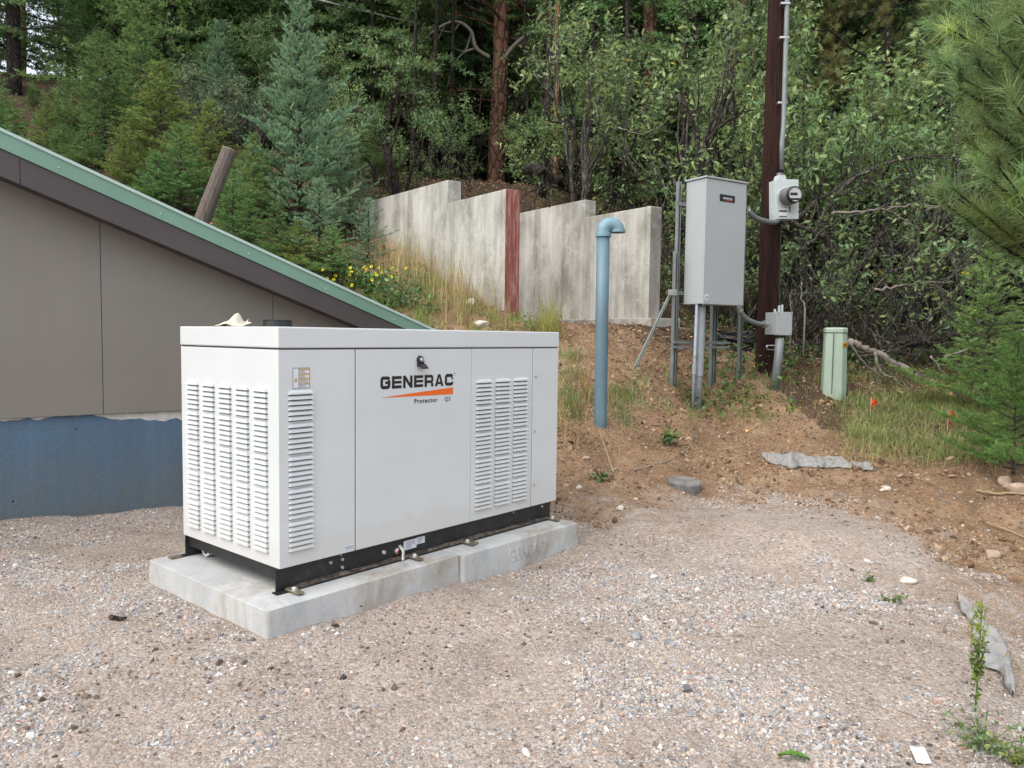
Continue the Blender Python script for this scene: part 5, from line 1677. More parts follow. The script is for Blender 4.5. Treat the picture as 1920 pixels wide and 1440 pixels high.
PF['far1'] = proto("fir", fir_parts(7, 12, 2.3, 190, .17, .024, .10, .034, up=.2, droop=.15, bare=.08, r0=.14), MAT['bark_dark'], MAT['needle_dark'])
PF['far2'] = proto("fir", fir_parts(8, 11, 2.6, 170, .17, .024, .10, .036, up=.25, droop=.2, bare=.04, r0=.15), MAT['bark_dark'], MAT['needle_dark'])
PF['far3'] = proto("fir", fir_parts(9, 9, 2.0, 150, .14, .020, .09, .030, up=.4, droop=.05, bare=.03, r0=.11), MAT['bark_dark'], MAT['needle_green'])
PF['pine1'] = proto("pine", pine_parts(20, 15, .24, 2.6, 46), MAT['bark_ponderosa'], MAT['needle_pine'])
PF['pine2'] = proto("pine", pine_parts(21, 14, .26, 2.9, 44, up=.15), MAT['bark_dark'], MAT['needle_gold'])
PF['pine3'] = proto("pine", pine_parts(22, 16, .45, 2.4, 34), MAT['bark_ponderosa'], MAT['needle_pine'])
PF['oak1'] = proto("oak", oak_parts(31, 3.4, 1.7, 4, 4, 22, .076, kids=(2, 3)), MAT['bark_dark'], MAT['leaf_oak'], "foliage")
PF['oak2'] = proto("oak", oak_parts(32, 3.2, 1.9, 3, 4, 26, .078, kids=(2, 3), lean=.6), MAT['bark_dark'], MAT['leaf_oak'], "foliage")
PF['oak3'] = proto("oak", oak_parts(33, 3.6, 1.5, 4, 4, 18, .076, kids=(2, 3), leafless=.25), MAT['bark_grey'], MAT['leaf_oak'], "foliage")
PF['oakt'] = proto("oak", oak_parts(38, 3.3, 1.8, 4, 4, 26, .074, kids=(2, 3), lean=.5, leafmin=.60), MAT['bark_grey'], MAT['leaf_oak'], "foliage")
PF['oakg'] = proto("oak", oak_parts(34, 2.8, 1.5, 5, 4, 14, .070, kids=(2, 3)), MAT['bark_grey'], MAT['leaf_bluish'], "foliage")
PF['brush'] = proto("brush", oak_parts(35, 2.2, 1.7, 5, 4, 9, .07, kids=(2, 3), lean=.9, leafless=.45, r=.026), MAT['bark_grey'], MAT['leaf_oak'], "foliage")
PF['brush2'] = proto("brush", oak_parts(36, 1.8, 1.6, 6, 4, 8, .07, kids=(2, 3), lean=1.2, leafless=.62, r=.022), MAT['bark_grey'], MAT['leaf_oak'], "foliage")


def place(px, py_top, Y, pr, name, label, cat, H0, group=None, rz=None, wide=1.0, tilt=(0, 0)):
    g = on_ground(px, Y)
    H = max(.4, at(px, py_top, Y)[2] - g[2])
    s = H / H0
    wide *= 1.22 if pr in ('fir1', 'fir2', 'firy') else 1.0
    return plant(name, label, cat, PF[pr], tuple(g), (s * wide, s * wide, s), rz if rz is not None else (px * 1.7 + Y) % 6.28, group, tilt)


FG = "young firs on the slope behind the building"
place(-5, 105, 11.0, 'fir1', "fir_tree", "green fir cut by the left edge, just above the roof", "fir tree", 3.6, FG, wide=1.0)
place(205, 62, 14.0, 'fir1', "fir_tree", "tall mid green fir left of centre of the young firs", "fir tree", 3.6, FG, wide=1.3)
place(130, 150, 15.5, 'fir2', "fir_tree", "green fir half hidden behind the tall mid green one", "fir tree", 3.0, FG)
place(305, 118, 12.4, 'firy', "fir_tree", "yellow-green fir beside the tall mid green one", "fir tree", 3.0, FG, wide=1.3)
place(345, 232, 11.0, 'fir2', "fir_tree", "short green fir left of the leaning wooden post", "fir tree", 3.0, FG, wide=1.15)
place(240, 235, 11.6, 'firy', "fir_tree", "low yellowish fir just above the green roof edge", "fir tree", 3.0, FG, wide=1.2)
place(440, 318, 10.4, 'fir2', "fir_tree", "small green fir right behind the leaning wooden post", "fir tree", 3.0, FG, wide=1.2)
place(563, -5, 11.8, 'blue', "blue_spruce", "tall blue-green spruce right of the leaning wooden post", "spruce tree", 4.2, wide=.84, rz=1.0)
place(600, 335, 10.0, 'blue2', "blue_spruce", "low bluish spruce at the foot of the tall blue-green one", "spruce tree", 2.2, wide=1.25)
place(520, 380, 9.9, 'fir2', "fir_tree", "low bright green fir left of the low bluish spruce", "fir tree", 3.0, FG, wide=1.5)
place(655, 250, 12.5, 'blue2', "blue_spruce", "bluish spruce touching the left end of the stepped concrete wall", "spruce tree", 2.2, wide=.9)

place(690, 372, 10.6, 'blue2', "blue_spruce", "low bluish spruce squeezed between the tall spruce and the weedy wall", "spruce tree", 2.2, rz=2.4, wide=1.1)
place(470, 372, 10.1, 'fir2', "fir_tree", "low green fir just right of the leaning wooden post", "fir tree", 3.0, FG, rz=.7, wide=1.5)
place(625, 425, 9.75, 'fir2', "fir_tree", "knee high green fir in front of the low bluish spruce", "fir tree", 3.0, FG, rz=1.9, wide=1.8)
place(562, 415, 9.7, 'firy', "fir_tree", "knee high yellow-green fir at the roof edge below the tall spruce", "fir tree", 3.0, FG, rz=2.9, wide=1.8)
place(20, 165, 14.5, 'fir2', "fir_tree", "bushy fir in front of the dark trunk at the upper left", "fir tree", 3.0, FG, rz=.4, wide=1.5)
place(130, 235, 12.6, 'fir1', "fir_tree", "squat green fir close above the roof near the left edge", "fir tree", 3.6, FG, rz=3.4, wide=1.9)
place(300, 285, 11.0, 'fir1', "fir_tree", "squat green fir above the roof below the yellow-green fir", "fir tree", 3.6, FG, rz=5.1, wide=1.8)
OG = "gambel oaks"
place(75, 150, 17.5, 'fir1', "fir_tree", "green fir between the dark pine and the tall mid green fir", "fir tree", 3.6, FG, rz=2.2)
place(275, 40, 17.0, 'fir2', "fir_tree", "bright fir top behind the tall mid green fir", "fir tree", 3.0, FG, rz=1.1)
place(400, 190, 12.0, 'firy', "fir_tree", "yellowish fir between the leaning post and the yellow-green fir", "fir tree", 3.0, FG, wide=1.2)
place(480, 250, 11.6, 'fir1', "fir_tree", "green fir tucked against the left side of the tall spruce", "fir tree", 3.6, FG, wide=1.2)
place(175, 215, 12.3, 'fir2', "fir_tree", "bushy green fir over the roof near the left edge", "fir tree", 3.0, FG, wide=1.4)
place(100, 190, 13.0, 'firy', "fir_tree", "yellowish fir just right of the fir cut by the left edge", "fir tree", 3.0, FG, wide=1.1)
place(700, 200, 15.0, 'fir1', "fir_tree", "green fir behind the left end of the weedy wall", "fir tree", 3.6, FG, wide=1.2)
place(620, 150, 14.0, 'oak1', "oak_tree", "light leafy oak just right of the tall spruce", "oak tree", 3.4, OG, rz=3.6)
place(420, 40, 18.0, 'blue', "blue_spruce", "grey-blue spruce far behind the greyish oaks", "spruce tree", 4.2, wide=1.1)
place(395, 80, 15.0, 'oakg', "oak_tree", "greyish leafy oak behind the yellow-green fir", "oak tree", 2.8, OG, wide=1.1)
place(480, 110, 15.5, 'oakg', "oak_tree", "greyish oak left of the tall spruce tip", "oak tree", 2.8, OG, rz=2.0)
place(80, 200, 16.5, 'oakg', "oak_tree", "grey-green oak below the dark pine trunk at the upper left", "oak tree", 2.8, OG, rz=1.0)
place(735, 95, 13.8, 'oak2', "oak_tree", "gnarled dark oak with a crooked trunk above the stepped wall", "oak tree", 3.2, OG, rz=.5, wide=1.0)
place(650, 120, 16.0, 'oak1', "oak_tree", "green oak between the tall spruce and the gnarled oak", "oak tree", 3.4, OG, rz=3.0)
place(835, 190, 16.2, 'oak1', "oak_tree", "leafy oak left of the big ponderosa trunk", "oak tree", 3.4, OG, rz=4.0)
place(985, 215, 16.5, 'oak2', "oak_tree", "leafy oak right of the big ponderosa trunk", "oak tree", 3.2, OG, rz=5.0)
place(1095, 60, 14.0, 'oak1', "oak_tree", "tall loose oak behind the blue vent pipe", "oak tree", 3.4, OG, rz=1.2)
place(1090, -30, 13.0, 'oak3', "oak_tree", "pale leafed oak hanging over the right end of the bare wall", "oak tree", 3.6, OG, rz=2.2, wide=.95)
place(1310, -60, 11.6, 'oak3', "oak_tree", "oak with bare twigs rising behind the grey switch cabinet", "oak tree", 3.6, OG, rz=.3, wide=.9)
place(1400, 30, 12.6, 'oak1', "oak_tree", "oak directly behind the utility pole", "oak tree", 3.4, OG, rz=3.3, wide=.9)
place(1570, 35, 11.2, 'oakt', "oak_tree", "dense leafy oak right of the electric meter", "oak tree", 3.3, OG, rz=1.9, wide=.85)
place(1680, 75, 11.8, 'oakt', "oak_tree", "leafy oak between the meter and the near pine", "oak tree", 3.3, OG, rz=5.5, wide=.9)
place(1800, 120, 12.6, 'oakt', "oak_tree", "leafy oak partly hidden by the near pine", "oak tree", 3.3, OG, rz=.9, wide=.9)
place(1500, 150, 13.2, 'oak3', "oak_tree", "thin oak in shade behind the meter box", "oak tree", 3.6, OG, rz=4.4, wide=.9)
BG_ = "tangled bare brush under the oaks"
for q in [(1490, 330, 10.6, 'brush', "bare twiggy brush right behind the utility pole"), (1600, 350, 10.4, 'brush2', "grey tangled brush behind the pale green pedestal"),
          (1700, 330, 10.6, 'brush', "tangled brush right of the pedestal"), (1800, 350, 10.0, 'brush2', "bare brush beside the near pine's lowest bough"),
          (1655, 440, 9.9, 'brush2', "low sprawling dead brush above the bleached fallen branch"), (1380, 420, 11.0, 'brush', "thin brush between the switch cabinet and the pole"),
          (1290, 300, 12.2, 'brush', "bare brush left of the switch cabinet top"), (1560, 470, 12.5, 'brush2', "dim brush in deep shade between meter and pedestal"),
          (1080, 300, 14.5, 'brush', "bare brush behind the middle of the bare wall"), (880, 290, 15.0, 'brush2', "bare brush at the foot of the big ponderosa"), (1010, 320, 15.5, 'brush2', "low dead brush above the red wall end"), (1160, 290, 14.6, 'brush2', "dead brush left of the right ponderosa trunk"), (790, 270, 14.8, 'brush', "bare brush above the step of the weedy wall"), (1420, 250, 12.0, 'brush2', "grey brush just left of the pole")]:
    place(q[0], q[1], q[2], q[3], "brush", q[4], "brush", 2.2 if q[3] == 'brush' else 1.8, BG_, rz=q[0] * .37)


def big_pine(px, Y, pr, label, dia_px, H0r, cat="pine tree", lean=(0, 0), rz=0.0, Hs=1.0):
    g = on_ground(px, Y)
    s = dia_px / FPX * Y / 2 / H0r
    return plant("ponderosa_pine", label, cat, PF[pr], tuple(g), (s, s, Hs), rz, None, lean)


big_pine(926, 19.0, 'pine1', "big ponderosa with an orange-brown trunk above the red wall end", 33, .17, lean=(0, R_(.6)), rz=.4)
big_pine(1203, 17.0, 'pine3', "ponderosa with a reddish trunk behind the right end of the bare wall", 30, .17, lean=(0, R_(1.2)), rz=2.0)
big_pine(42, 18.5, 'pine2', "dark pine with crooked bare limbs at the upper left corner", 24, .17, rz=1.0)
big_pine(147, 25.0, 'pine3', "grey pine trunk against the bright sky at the upper left", 19, .17, rz=3.0)
big_pine(172, 30.0, 'pine2', "thin dark pine just right of the grey trunk against the sky", 10, .17, rz=4.0)
big_pine(1376, 15.5, 'pine3', "slim reddish pine left of the utility pole", 17, .17, rz=5.0, Hs=.8)
big_pine(1640, 15.0, 'pine2', "golden-needled pine hanging over the oaks right of the pole", 22, .17, rz=.2, Hs=.72)
big_pine(1540, 16.5, 'pine2', "golden-needled pine close behind the riser pipe top", 20, .17, rz=2.2, Hs=.7)
pt = fir_parts(41, 11, 1.6, 70, .2, .04, .09, .02, up=.2, bare=.45, r0=.11)
PF['orange'] = proto("pine", pt, MAT['bark_orange'], MAT['needle_dark'])
g = on_ground(1036, 16.3); plant("slim_pine", "slim bright orange trunk right of the big ponderosa", "pine tree", PF['orange'], tuple(g), (.62, .62, 1.0))

# a second, deeper screen of oaks that closes the gaps under the tall trees
for k, (px, top, Y, kd) in enumerate([(610, 60, 17.5, 'oak1'), (700, 20, 18.5, 'oak2'), (790, 70, 18.0, 'oak1'), (870, 110, 19.5, 'oak2'), (1000, 90, 19.0, 'oak1'), (1080, 150, 18.0, 'oak2'), (1150, 40, 16.5, 'oak1'), (1260, 60, 16.0, 'oak2'), (1340, 90, 15.5, 'oak1'), (1430, 80, 15.5, 'oak2'), (1520, 60, 15.5, 'oak1'), (1610, 40, 15.0, 'oak2'), (1700, 20, 14.5, 'oak1'), (1780, 10, 14.5, 'oak2'), (1870, 60, 14.0, 'oak1'), (530, 40, 19, 'oakg'), (330, 30, 19.5, 'oakg'), (240, 60, 20.5, 'oakg')]):
    place(px, top, Y, kd, "oak_tree", "leafy oak deep in the wood behind the nearer oaks" if kd != 'oakg' else "greyish oak deep in the wood behind the firs", "oak tree", {'oak1': 3.4, 'oak2': 3.2, 'oakg': 2.8}[kd], "oaks deep in the wood" if kd != 'oakg' else "greyish oaks deep in the wood", rz=k * 1.3, wide=1.15)
PF['slim'] = proto("fir", fir_parts(42, 9, 1.1, 60, .2, .03, .09, .022, up=.2, bare=.42, r0=.075), MAT['bark_dark'], MAT['needle_green'])
for k, (px, Y) in enumerate([(770, 16.5), (805, 17.5), (845, 18.5), (985, 18.2), (1012, 15.5), (1062, 17.5), (1098, 16.2), (1128, 18.5), (1165, 15.2), (1245, 17.2), (1268, 15.0), (1290, 16.6), (1345, 14.6), (700, 17.8)]):
    g = on_ground(px, Y); s_ = .7 + .5 * ((k * 37) % 10) / 10
    plant("slim_fir", "slim dark stemmed young fir in the shade beyond the concrete walls", "fir tree", PF['slim'], tuple(g), (s_, s_, .8 + .3 * s_), k * 1.9, "slim young firs beyond the concrete walls", (.03 * math.sin(k * 2.1), .03 * math.cos(k * 3.3)))
# background wood: conifers standing beyond the clearing
rg = random.Random(77)
WG = "conifers standing deep in the wood"
kinds = ['far1', 'far2', 'far3', 'pine1', 'pine3', 'pine2']
lab = {'far1': "dark conifer standing deep in the shaded wood", 'far2': "dark conifer standing deep in the shaded wood", 'far3': "green conifer standing deep in the shaded wood",
       'pine1': "tall pine standing deep in the shaded wood", 'pine3': "tall pine standing deep in the shaded wood", 'pine2': "golden-green pine standing deep in the shaded wood"}
spots = []
for (px, Y, k_) in [(330, 19, 2), (420, 20, 0), (505, 21, 1), (590, 19, 0), (660, 18.5, 1), (735, 20, 2), (765, 21, 4), (690, 22, 4), (1110, 21, 4), (1160, 22.5, 3), (1290, 20, 4), (1000, 21, 3), (800, 22, 0), (870, 24, 1), (985, 25, 0), (1075, 19.5, 1), (1140, 18, 0), (1260, 19, 1), (1320, 17.5, 0),
                    (1420, 17.5, 1), (1480, 18, 0), (1560, 19, 1), (1640, 18, 0), (1720, 17, 1), (1800, 18, 0), (1880, 16.5, 2), (1960, 15, 0), (230, 22, 2), (270, 27, 1), (370, 26, 0), (460, 27, 5), (560, 28, 3)]:
    spots.append((px, Y, k_))
for row, (Y, n_) in enumerate(((23, 18), (27, 22), (32, 26), (39, 28))):
    for k in range(n_):
        px = -250 + (2420) * (k + .5 + rg.uniform(-.35, .35)) / n_
        if 70 < px < 170 or 935 < px < 965: continue
        spots.append((px, Y + rg.uniform(-2.5, 2.5), rg.choice([0, 1, 0, 1, 2, 3, 4, 5])))
for px, Y, k_ in spots:
    kd = kinds[k_]
    g = on_ground(px, Y); s = rg.uniform(.85, 1.2)
    hz = rg.uniform(.85, 1.15) * (.8 if px < 200 else 1)
    plant("conifer", lab[kd], "conifer", PF[kd], tuple(g), (s, s, s * hz), rg.uniform(0, 6.28), WG + ", " + ("pines" if kd.startswith('pine') else "firs") + (" gold" if kd == 'pine2' else " green" if kd == 'far3' else ""))
# trees standing beside the camera's view, closing the wood on both sides
for k, (x, y, kd) in enumerate([(13.0, 11, 'far1'), (11, 8, 'far2'), (14, 6, 'far1'), (12, 15, 'far2'), (-15, 14, 'far1'), (-17, 9, 'far2'), (-13, 19, 'far1')]):
    plant("conifer", lab[kd], "conifer", PF[kd], (x, y, gz(x, y)), (1, 1, rg.uniform(.8, 1.1)), k * 1.1, WG + ", firs")

# ---- dead limbs on the big ponderosa (bare grey branches left and right of the trunk)
pg = on_ground(926, 19.0)
t = thing("dead_limbs", "bleached bare limbs curling out left and right of the big ponderosa", "dead branches", tuple(pg))
for k, (pts_, r_) in enumerate([([(918, 108), (893, 90), (884, 60), (862, 42), (835, 45), (800, 70), (775, 105)], .05), ([(893, 90), (868, 100), (850, 125), (838, 165)], .03), ([(884, 60), (872, 95), (850, 90)], .025), ([(862, 42), (848, 60), (820, 55), (790, 50)], .025), ([(835, 45), (815, 90), (800, 140)], .02),
                                ([(944, 112), (962, 88), (985, 68), (1020, 52), (1035, 62)], .06), ([(962, 90), (985, 82), (1010, 80), (1022, 95)], .04), ([(1020, 52), (1040, 58), (1062, 78)], .03), ([(870, 8), (895, 20), (918, 26)], .06), ([(985, 68), (1000, 60), (1012, 40), (1030, 30)], .02)]):
    P = curve_pts([at(px, py, 18.9 - .12 * j_) for j_, (px, py) in enumerate(pts_)], 6)
    b = B(); b.tube([q - pg for q in P], np.linspace(r_, r_ * .4, len(P)), 6); b.build("limb", MAT['deadwood'] if k not in (8,) else MAT['bark_dark'], t, smooth=True)

# ---- the near ponderosa at the right edge: long needles in bunches on drooping boughs
rng = np.random.default_rng(5)
tb = np.array([at(2130, 720, 5.3)[0], 5.3, 0]); tb[2] = gz(tb[0], tb[1])
t = thing("near_pine", "near ponderosa reaching in at the right edge with long bright needles", "pine tree", tuple(tb))
b = B(); b.tube([np.array([0, 0, -.3]), np.array([.02, .03, 2.5]), np.array([0, .05, 7.0])], [.16, .14, .07], 14); b.build("trunk", MAT['bark_ponderosa'], t, smooth=True)
tip = [(1872, 85, 4.6), (1825, 25, 4.9), (1798, 165, 5.0), (1852, 235, 4.6), (1900, 190, 4.4), (1790, 60, 5.2), (1840, 130, 4.8), (1905, 20, 4.5), (1885, 300, 4.8), (1862, 340, 4.6), (1800, 365, 4.8), (1775, 385, 5.0), (1838, 310, 4.9), (1900, 385, 4.7), (1868, 405, 5.0),
       (1760, 20, 5.3), (1850, -40, 4.8), (1900, -80, 4.5), (1790, -60, 5.2), (1830, 190, 5.2), (1910, 120, 5.0), (1875, 160, 5.2), (1815, 95, 5.3), (1770, 120, 5.5), (1900, 250, 5.2), (1860, 270, 5.4), (1920, 330, 4.6), (1885, 40, 5.4), (1930, 60, 4.9), (1940, 180, 4.9), (1940, 260, 4.8),
       (1820, 240, 5.5), (1905, 430, 5.2), (1840, 420, 5.4), (1950, 400, 4.7), (1960, 120, 4.6), (1955, 0, 4.6), (1980, 300, 4.8)]
tips2 = list(tip)
for q in tip:
    for r_ in range(1): tips2.append((q[0] + rng.normal(18, 26), q[1] + rng.normal(0, 26), q[2] + rng.uniform(-.1, .45)))
for r_ in range(46):     # boughs on the sides away from the yard
    a_ = rng.uniform(-1.9, 1.9); q = np.array([tb[0] + 1.1 * math.cos(a_) * rng.uniform(.5, 1.1), tb[1] + 1.1 * math.sin(a_) * rng.uniform(.5, 1.1), rng.uniform(1.9, 5.5)])
    tips2.append(q)
wb, nb_ = B(), B()
S0, S1 = [], []
for j_, q_ in enumerate(tips2):
    e = (at(*q_) if not isinstance(q_, np.ndarray) else q_) - tb
    hz_ = e[2] - .25 - rng.uniform(0, .5)
    s0 = np.array([0, 0, max(.6, hz_)])
    mid = s0 + (e - s0) * .55 + np.array([0, 0, -.12])
    P = curve_pts([s0, mid, e], 7)
    wb.tube(P, np.linspace(.018 if j_ < len(tip) else .008, .006, len(P)), 5, cap=False)
    d = unit(np.array(P[-1]) - np.array(P[-4]) + rng.normal(0, .12, 3) + np.array([-.05, -.1, .12]))
    S0.append(e - d * .05); S1.append(e + d * .09)
    d2 = unit(np.array(P[-4]) - np.array(P[-8])); S0.append(np.array(P[-6])); S1.append(np.array(P[-2])); S0.append(np.array(P[-10])); S1.append(np.array(P[-7]))
wb.build("bough", MAT['bark_dark'], t, smooth=True)
needles(nb_, np.array(S0), np.array(S1), .00140, .155, .0048, rng, (.12, 1.3), tv=.36)
nb_.build("needles", MAT['needle_pine'], t)

# ---- near firs at the right
place(1908, 625, 5.9, 'firnear', "fir_tree", "small bright green fir at the right edge above the grass", "fir tree", 1.35, "low firs at the right edge", wide=.82)
place(1985, 440, 6.6, 'firside', "fir_tree", "larger fir cut by the right edge, boughs drooping under the near pine", "fir tree", 3.2, "low firs at the right edge", wide=1.0)
place(1850, 470, 8.0, 'fir2', "fir_tree", "shaded fir behind the small bright green fir", "fir tree", 3.0, "low firs at the right edge", wide=1.1)

# ---- fallen wood
DG = "fallen branches on the forest floor"
def fallen(pts_, r0_, r1_, mt, label, Y=(6, 16), lift=0.03, name="fallen_branch", fix=None):
    P = []
    for (px, py) in pts_:
        g = hit(px, py, *Y) if fix is None else at(px, py, fix); P.append(g + np.array([0, 0, lift]))
    P = curve_pts(P, 6)
    c = P[0].copy()
    rf_ = np.random.default_rng(int(abs(pts_[0][0] * 3 + pts_[0][1])))
    P = [q + rf_.normal(0, r0_ * .28, 3) for q in P]
    b = B(); b.tube([q - c for q in P], np.linspace(r0_, r1_, len(P)) * rf_.uniform(.8, 1.2, len(P)), 7)
    if r0_ > .011:
        for q in range(4):
            out, tp_ = [], []; i_ = rf_.integers(3, len(P) - 2)
            grow(rf_, out, tp_, P[i_] - c, unit(P[i_] - P[i_ - 1]) * .6 + rf_.normal(0, .6, 3), rf_.uniform(.15, .5), r0_ * .3, 1, (1, 2), .4, 0, .6, 4)
            for pp, rr_, sd in out: b.tube(pp, rr_, sd, cap=False)
    o = b.build(name, MAT[mt], smooth=True); o.location = c
    return tag(o, label, "fallen branch", DG)


fallen([(1590, 640), (1625, 655), (1660, 672), (1700, 690), (1735, 712)], .045, .03, 'deadwood', "bleached grey branch sloping down beside the pale green pedestal", lift=0, fix=9.0)
fallen([(1592, 640), (1610, 668), (1630, 690), (1645, 697)], .012, .006, 'deadwood', "thin bleached stick just right of the pedestal", lift=0, fix=8.95)
fallen([(1640, 660), (1648, 690), (1662, 705), (1680, 708)], .016, .010, 'deadwood', "short crooked bleached stick below the sloping grey branch", lift=0, fix=8.7)
fallen([(1688, 640), (1740, 640), (1800, 628), (1860, 612), (1910, 596)], .06, .05, 'bark_dark', "thick dark log lying in the shade behind the low firs", lift=0, fix=9.6)
fallen([(1770, 670), (1830, 650), (1890, 630), (1940, 610)], .014, .010, 'deadwood', "long thin pale stick in front of the dark log", lift=0, fix=8.6)
fallen([(1745, 668), (1770, 700), (1800, 745), (1830, 770)], .012, .006, 'deadwood', "pale curved stick behind the orange flag at the right", lift=0, fix=8.2)
fallen([(1215, 690), (1235, 668), (1262, 645)], .006, .004, 'drygrass', "straw coloured stick on the bank below the brace", lift=.02)
fallen([(1190, 885), (1250, 868), (1290, 845), (1300, 820)], .007, .004, 'deadwood', "long thin twig curving over soil left of the round lid", Y=(4, 9), lift=.015)
fallen([(1108, 770), (1130, 830), (1150, 890)], .006, .004, 'drygrass', "straw stalk leaning in front of the blue vent pipe base", Y=(4, 9), lift=.02)
fallen([(1830, 925), (1870, 930), (1925, 930)], .010, .008, 'drygrass', "straight straw stalk at the right edge below the low fir", Y=(3, 9), lift=.02)
fallen([(1850, 985), (1890, 1000), (1925, 1015)], .006, .004, 'drygrass', "dry grass stalk at the right edge of the soil", Y=(3, 9), lift=.02)
fallen([(990, 330), (1030, 345), (1062, 358), (1100, 362)], .07, .04, 'bark_dark', "dark log behind the bare wall", Y=(10, 22), lift=.1)
fallen([(205, 1160), (222, 1165), (238, 1163)], .010, .005, 'bark_dark', "short dark twig on the gravel left of the slabs", Y=(2, 6), lift=.012)
fallen([(622, 1131), (645, 1143), (680, 1150)], .004, .002, 'bark_dark', "thin dark twig against the near slab", Y=(2, 6), lift=.03)
# leaning dead stems and crooked limbs among the brush
LG_ = "crooked dead limbs among the brush"
for k, (pts_, Y, r_, mt, lab_) in enumerate([
    ([(1500, 640), (1590, 540), (1640, 455), (1700, 400), (1760, 385)], 10.2, .05, 'bark_dark', "thick crooked dark limb rising to the right behind the pedestal"),
    ([(1470, 430), (1530, 380), (1600, 335), (1680, 300), (1780, 290)], 10.8, .035, 'bark_grey', "long grey limb arching right of the meter box"),
    ([(1560, 400), (1640, 395), (1720, 385), (1800, 398)], 10.0, .018, 'deadwood', "slim pale limb running level under the oak leaves"),
    ([(1500, 470), (1560, 420), (1650, 390), (1730, 350), (1800, 300)], 10.3, .022, 'bark_grey', "grey limb slanting up towards the near pine"),
    ([(1640, 545), (1690, 535), (1740, 528), (1790, 530)], 9.6, .016, 'deadwood', "pale level twig above the dark log"),
    ([(1510, 580), (1503, 550), (1505, 525)], 9.4, .012, 'deadwood', "upright bleached stub between junction box and pedestal"),
    ([(1482, 610), (1485, 580), (1480, 555), (1484, 545)], 9.3, .009, 'deadwood', "thin upright bleached twig above the junction box"),
    ([(1000, 382), (1018, 340), (1035, 300), (1055, 268)], 14.0, .02, 'bark_grey', "thin dead stem leaning behind the bare wall"),
    ([(1330, 330), (1345, 230), (1370, 150), (1385, 60), (1425, 10)], 11.2, .04, 'bark_dark', "crooked dark stem climbing left of the utility pole"),
    ([(1345, 240), (1390, 215), (1420, 190)], 11.1, .02, 'bark_dark', "side limb crossing just left of the utility pole"),
    ([(1313, 320), (1310, 200), (1307, 90), (1300, -20)], 10.8, .014, 'bark_dark', "straight slim dark stem above the switch cabinet"),
    ([(1160, 240), (1210, 250), (1260, 220)], 12.0, .012, 'deadwood', "fine bleached twig before the right ponderosa trunk"),
    ([(740, 345), (722, 265), (728, 215), (745, 165), (735, 150)], 13.6, .085, 'bark_dark', "black crooked oak stem above the weedy wall"),
    ([(722, 230), (690, 215), (660, 205)], 13.6, .04, 'bark_dark', "black side limb of the crooked oak stem"),
]):
    P = curve_pts([at(px, py, Y + .06 * j_) for j_, (px, py) in enumerate(pts_)], 7)
    rg3 = np.random.default_rng(k)
    P = [p + rg3.normal(0, .012, 3) for p in P]
    gpt = P[0].copy()
    if k in (0, 5, 6, 7, 8, 12): gpt[2] = min(gpt[2], gz(gpt[0], gpt[1]) - .05); P = [gpt] + P
    c = P[0].copy()
    b = B(); b.tube([q - c for q in P], np.linspace(r_, r_ * .35, len(P)), 7)
    for q in range(3 if r_ > .015 else 1):
        out, tp_ = [], []
        i_ = rg3.integers(len(P) // 3, len(P) - 1)
        grow(rg3, out, tp_, P[i_] - c, unit(P[i_] - P[i_ - 1]) + rg3.normal(0, .7, 3), .5, r_ * .4, 2, (1, 3), .4, .0, .6, 4)
        for pp, rr_, sd in out: b.tube(pp, rr_, sd, cap=False)
    o = b.build("dead_limb", MAT[mt], smooth=True); o.location = c
    tag(o, lab_, "dead branch", LG_)

# ---- blades: grass stuff, dry weeds, litter, undergrowth
def blades(b, P, H, wd, rng, bend=.5, tint=(1, 1, 1), tv=.2, seg=3):
    n = len(P)
    az = rng.random(n) * 2 * PI
    d = np.stack([np.cos(az), np.sin(az), np.zeros(n)], -1); sd = np.stack([-np.sin(az), np.cos(az), np.zeros(n)], -1)
    h = H * rng.uniform(.5, 1.2, n); bd = bend * rng.uniform(.2, 1.5, n)
    rows = []
    for k in range(seg + 1):
        s = k / seg
        c = P + d * (h * bd * s ** 2)[:, None] + np.array([0, 0, 1.0]) * (h * (s - .35 * np.minimum(bd, 1.2) * s ** 2))[:, None]
        w_ = wd * (1 - s) ** .7 * .5 + .0003
        rows += [c - sd * w_, c + sd * w_]
    V = np.stack(rows, 1)
    m = 2 * (seg + 1)
    q = np.array([[2 * k, 2 * k + 1, 2 * k + 3, 2 * k + 2] for k in range(seg)])
    F = ((np.arange(n) * m)[:, None, None] + q[None]).reshape(-1, 4)
    c = np.asarray(tint) * (1 + rng.normal(0, tv, (n, 1))).clip(.4, 1.8) * (1 + rng.normal(0, .08, (n, 1)) * np.array([[1.5, .3, -1]]))
    b.add(V.reshape(-1, 3), F, np.repeat(c.clip(.05, 3), m, 0))


def clumps(rng, centres, n_each, spread):
    P = []
    for c in centres:
        k = max(3, int(n_each * rng.uniform(.5, 1.4)))
        q = rng.normal(0, spread, (k, 2)) + np.array(c)[None, :2]
        P.append(q)
    P = np.concatenate(P)
    return np.hstack([P, ground(P[:, 0], P[:, 1])[:, None] - .01])


rng = np.random.default_rng(91)
b = B()
# green grass patch right of the pedestal
cs = [hit(rng.uniform(1590, 1900), rng.uniform(750, 865), 5, 11) for _ in range(230)]
cs = [c for c in cs if poly_sd(c[0], c[1], YARD) > .5 and c[1] > 6.1]
blades(b, clumps(rng, cs[:220], 30, .085), .18, .0042, rng, 1.2, (1.05, 1.08, .95))
cs = [hit(rng.uniform(1600, 1860), rng.uniform(700, 790), 6, 12) for _ in range(90)]
blades(b, clumps(rng, cs, 16, .10), .18, .0045, rng, 1.0, (.85, 1.0, .65))
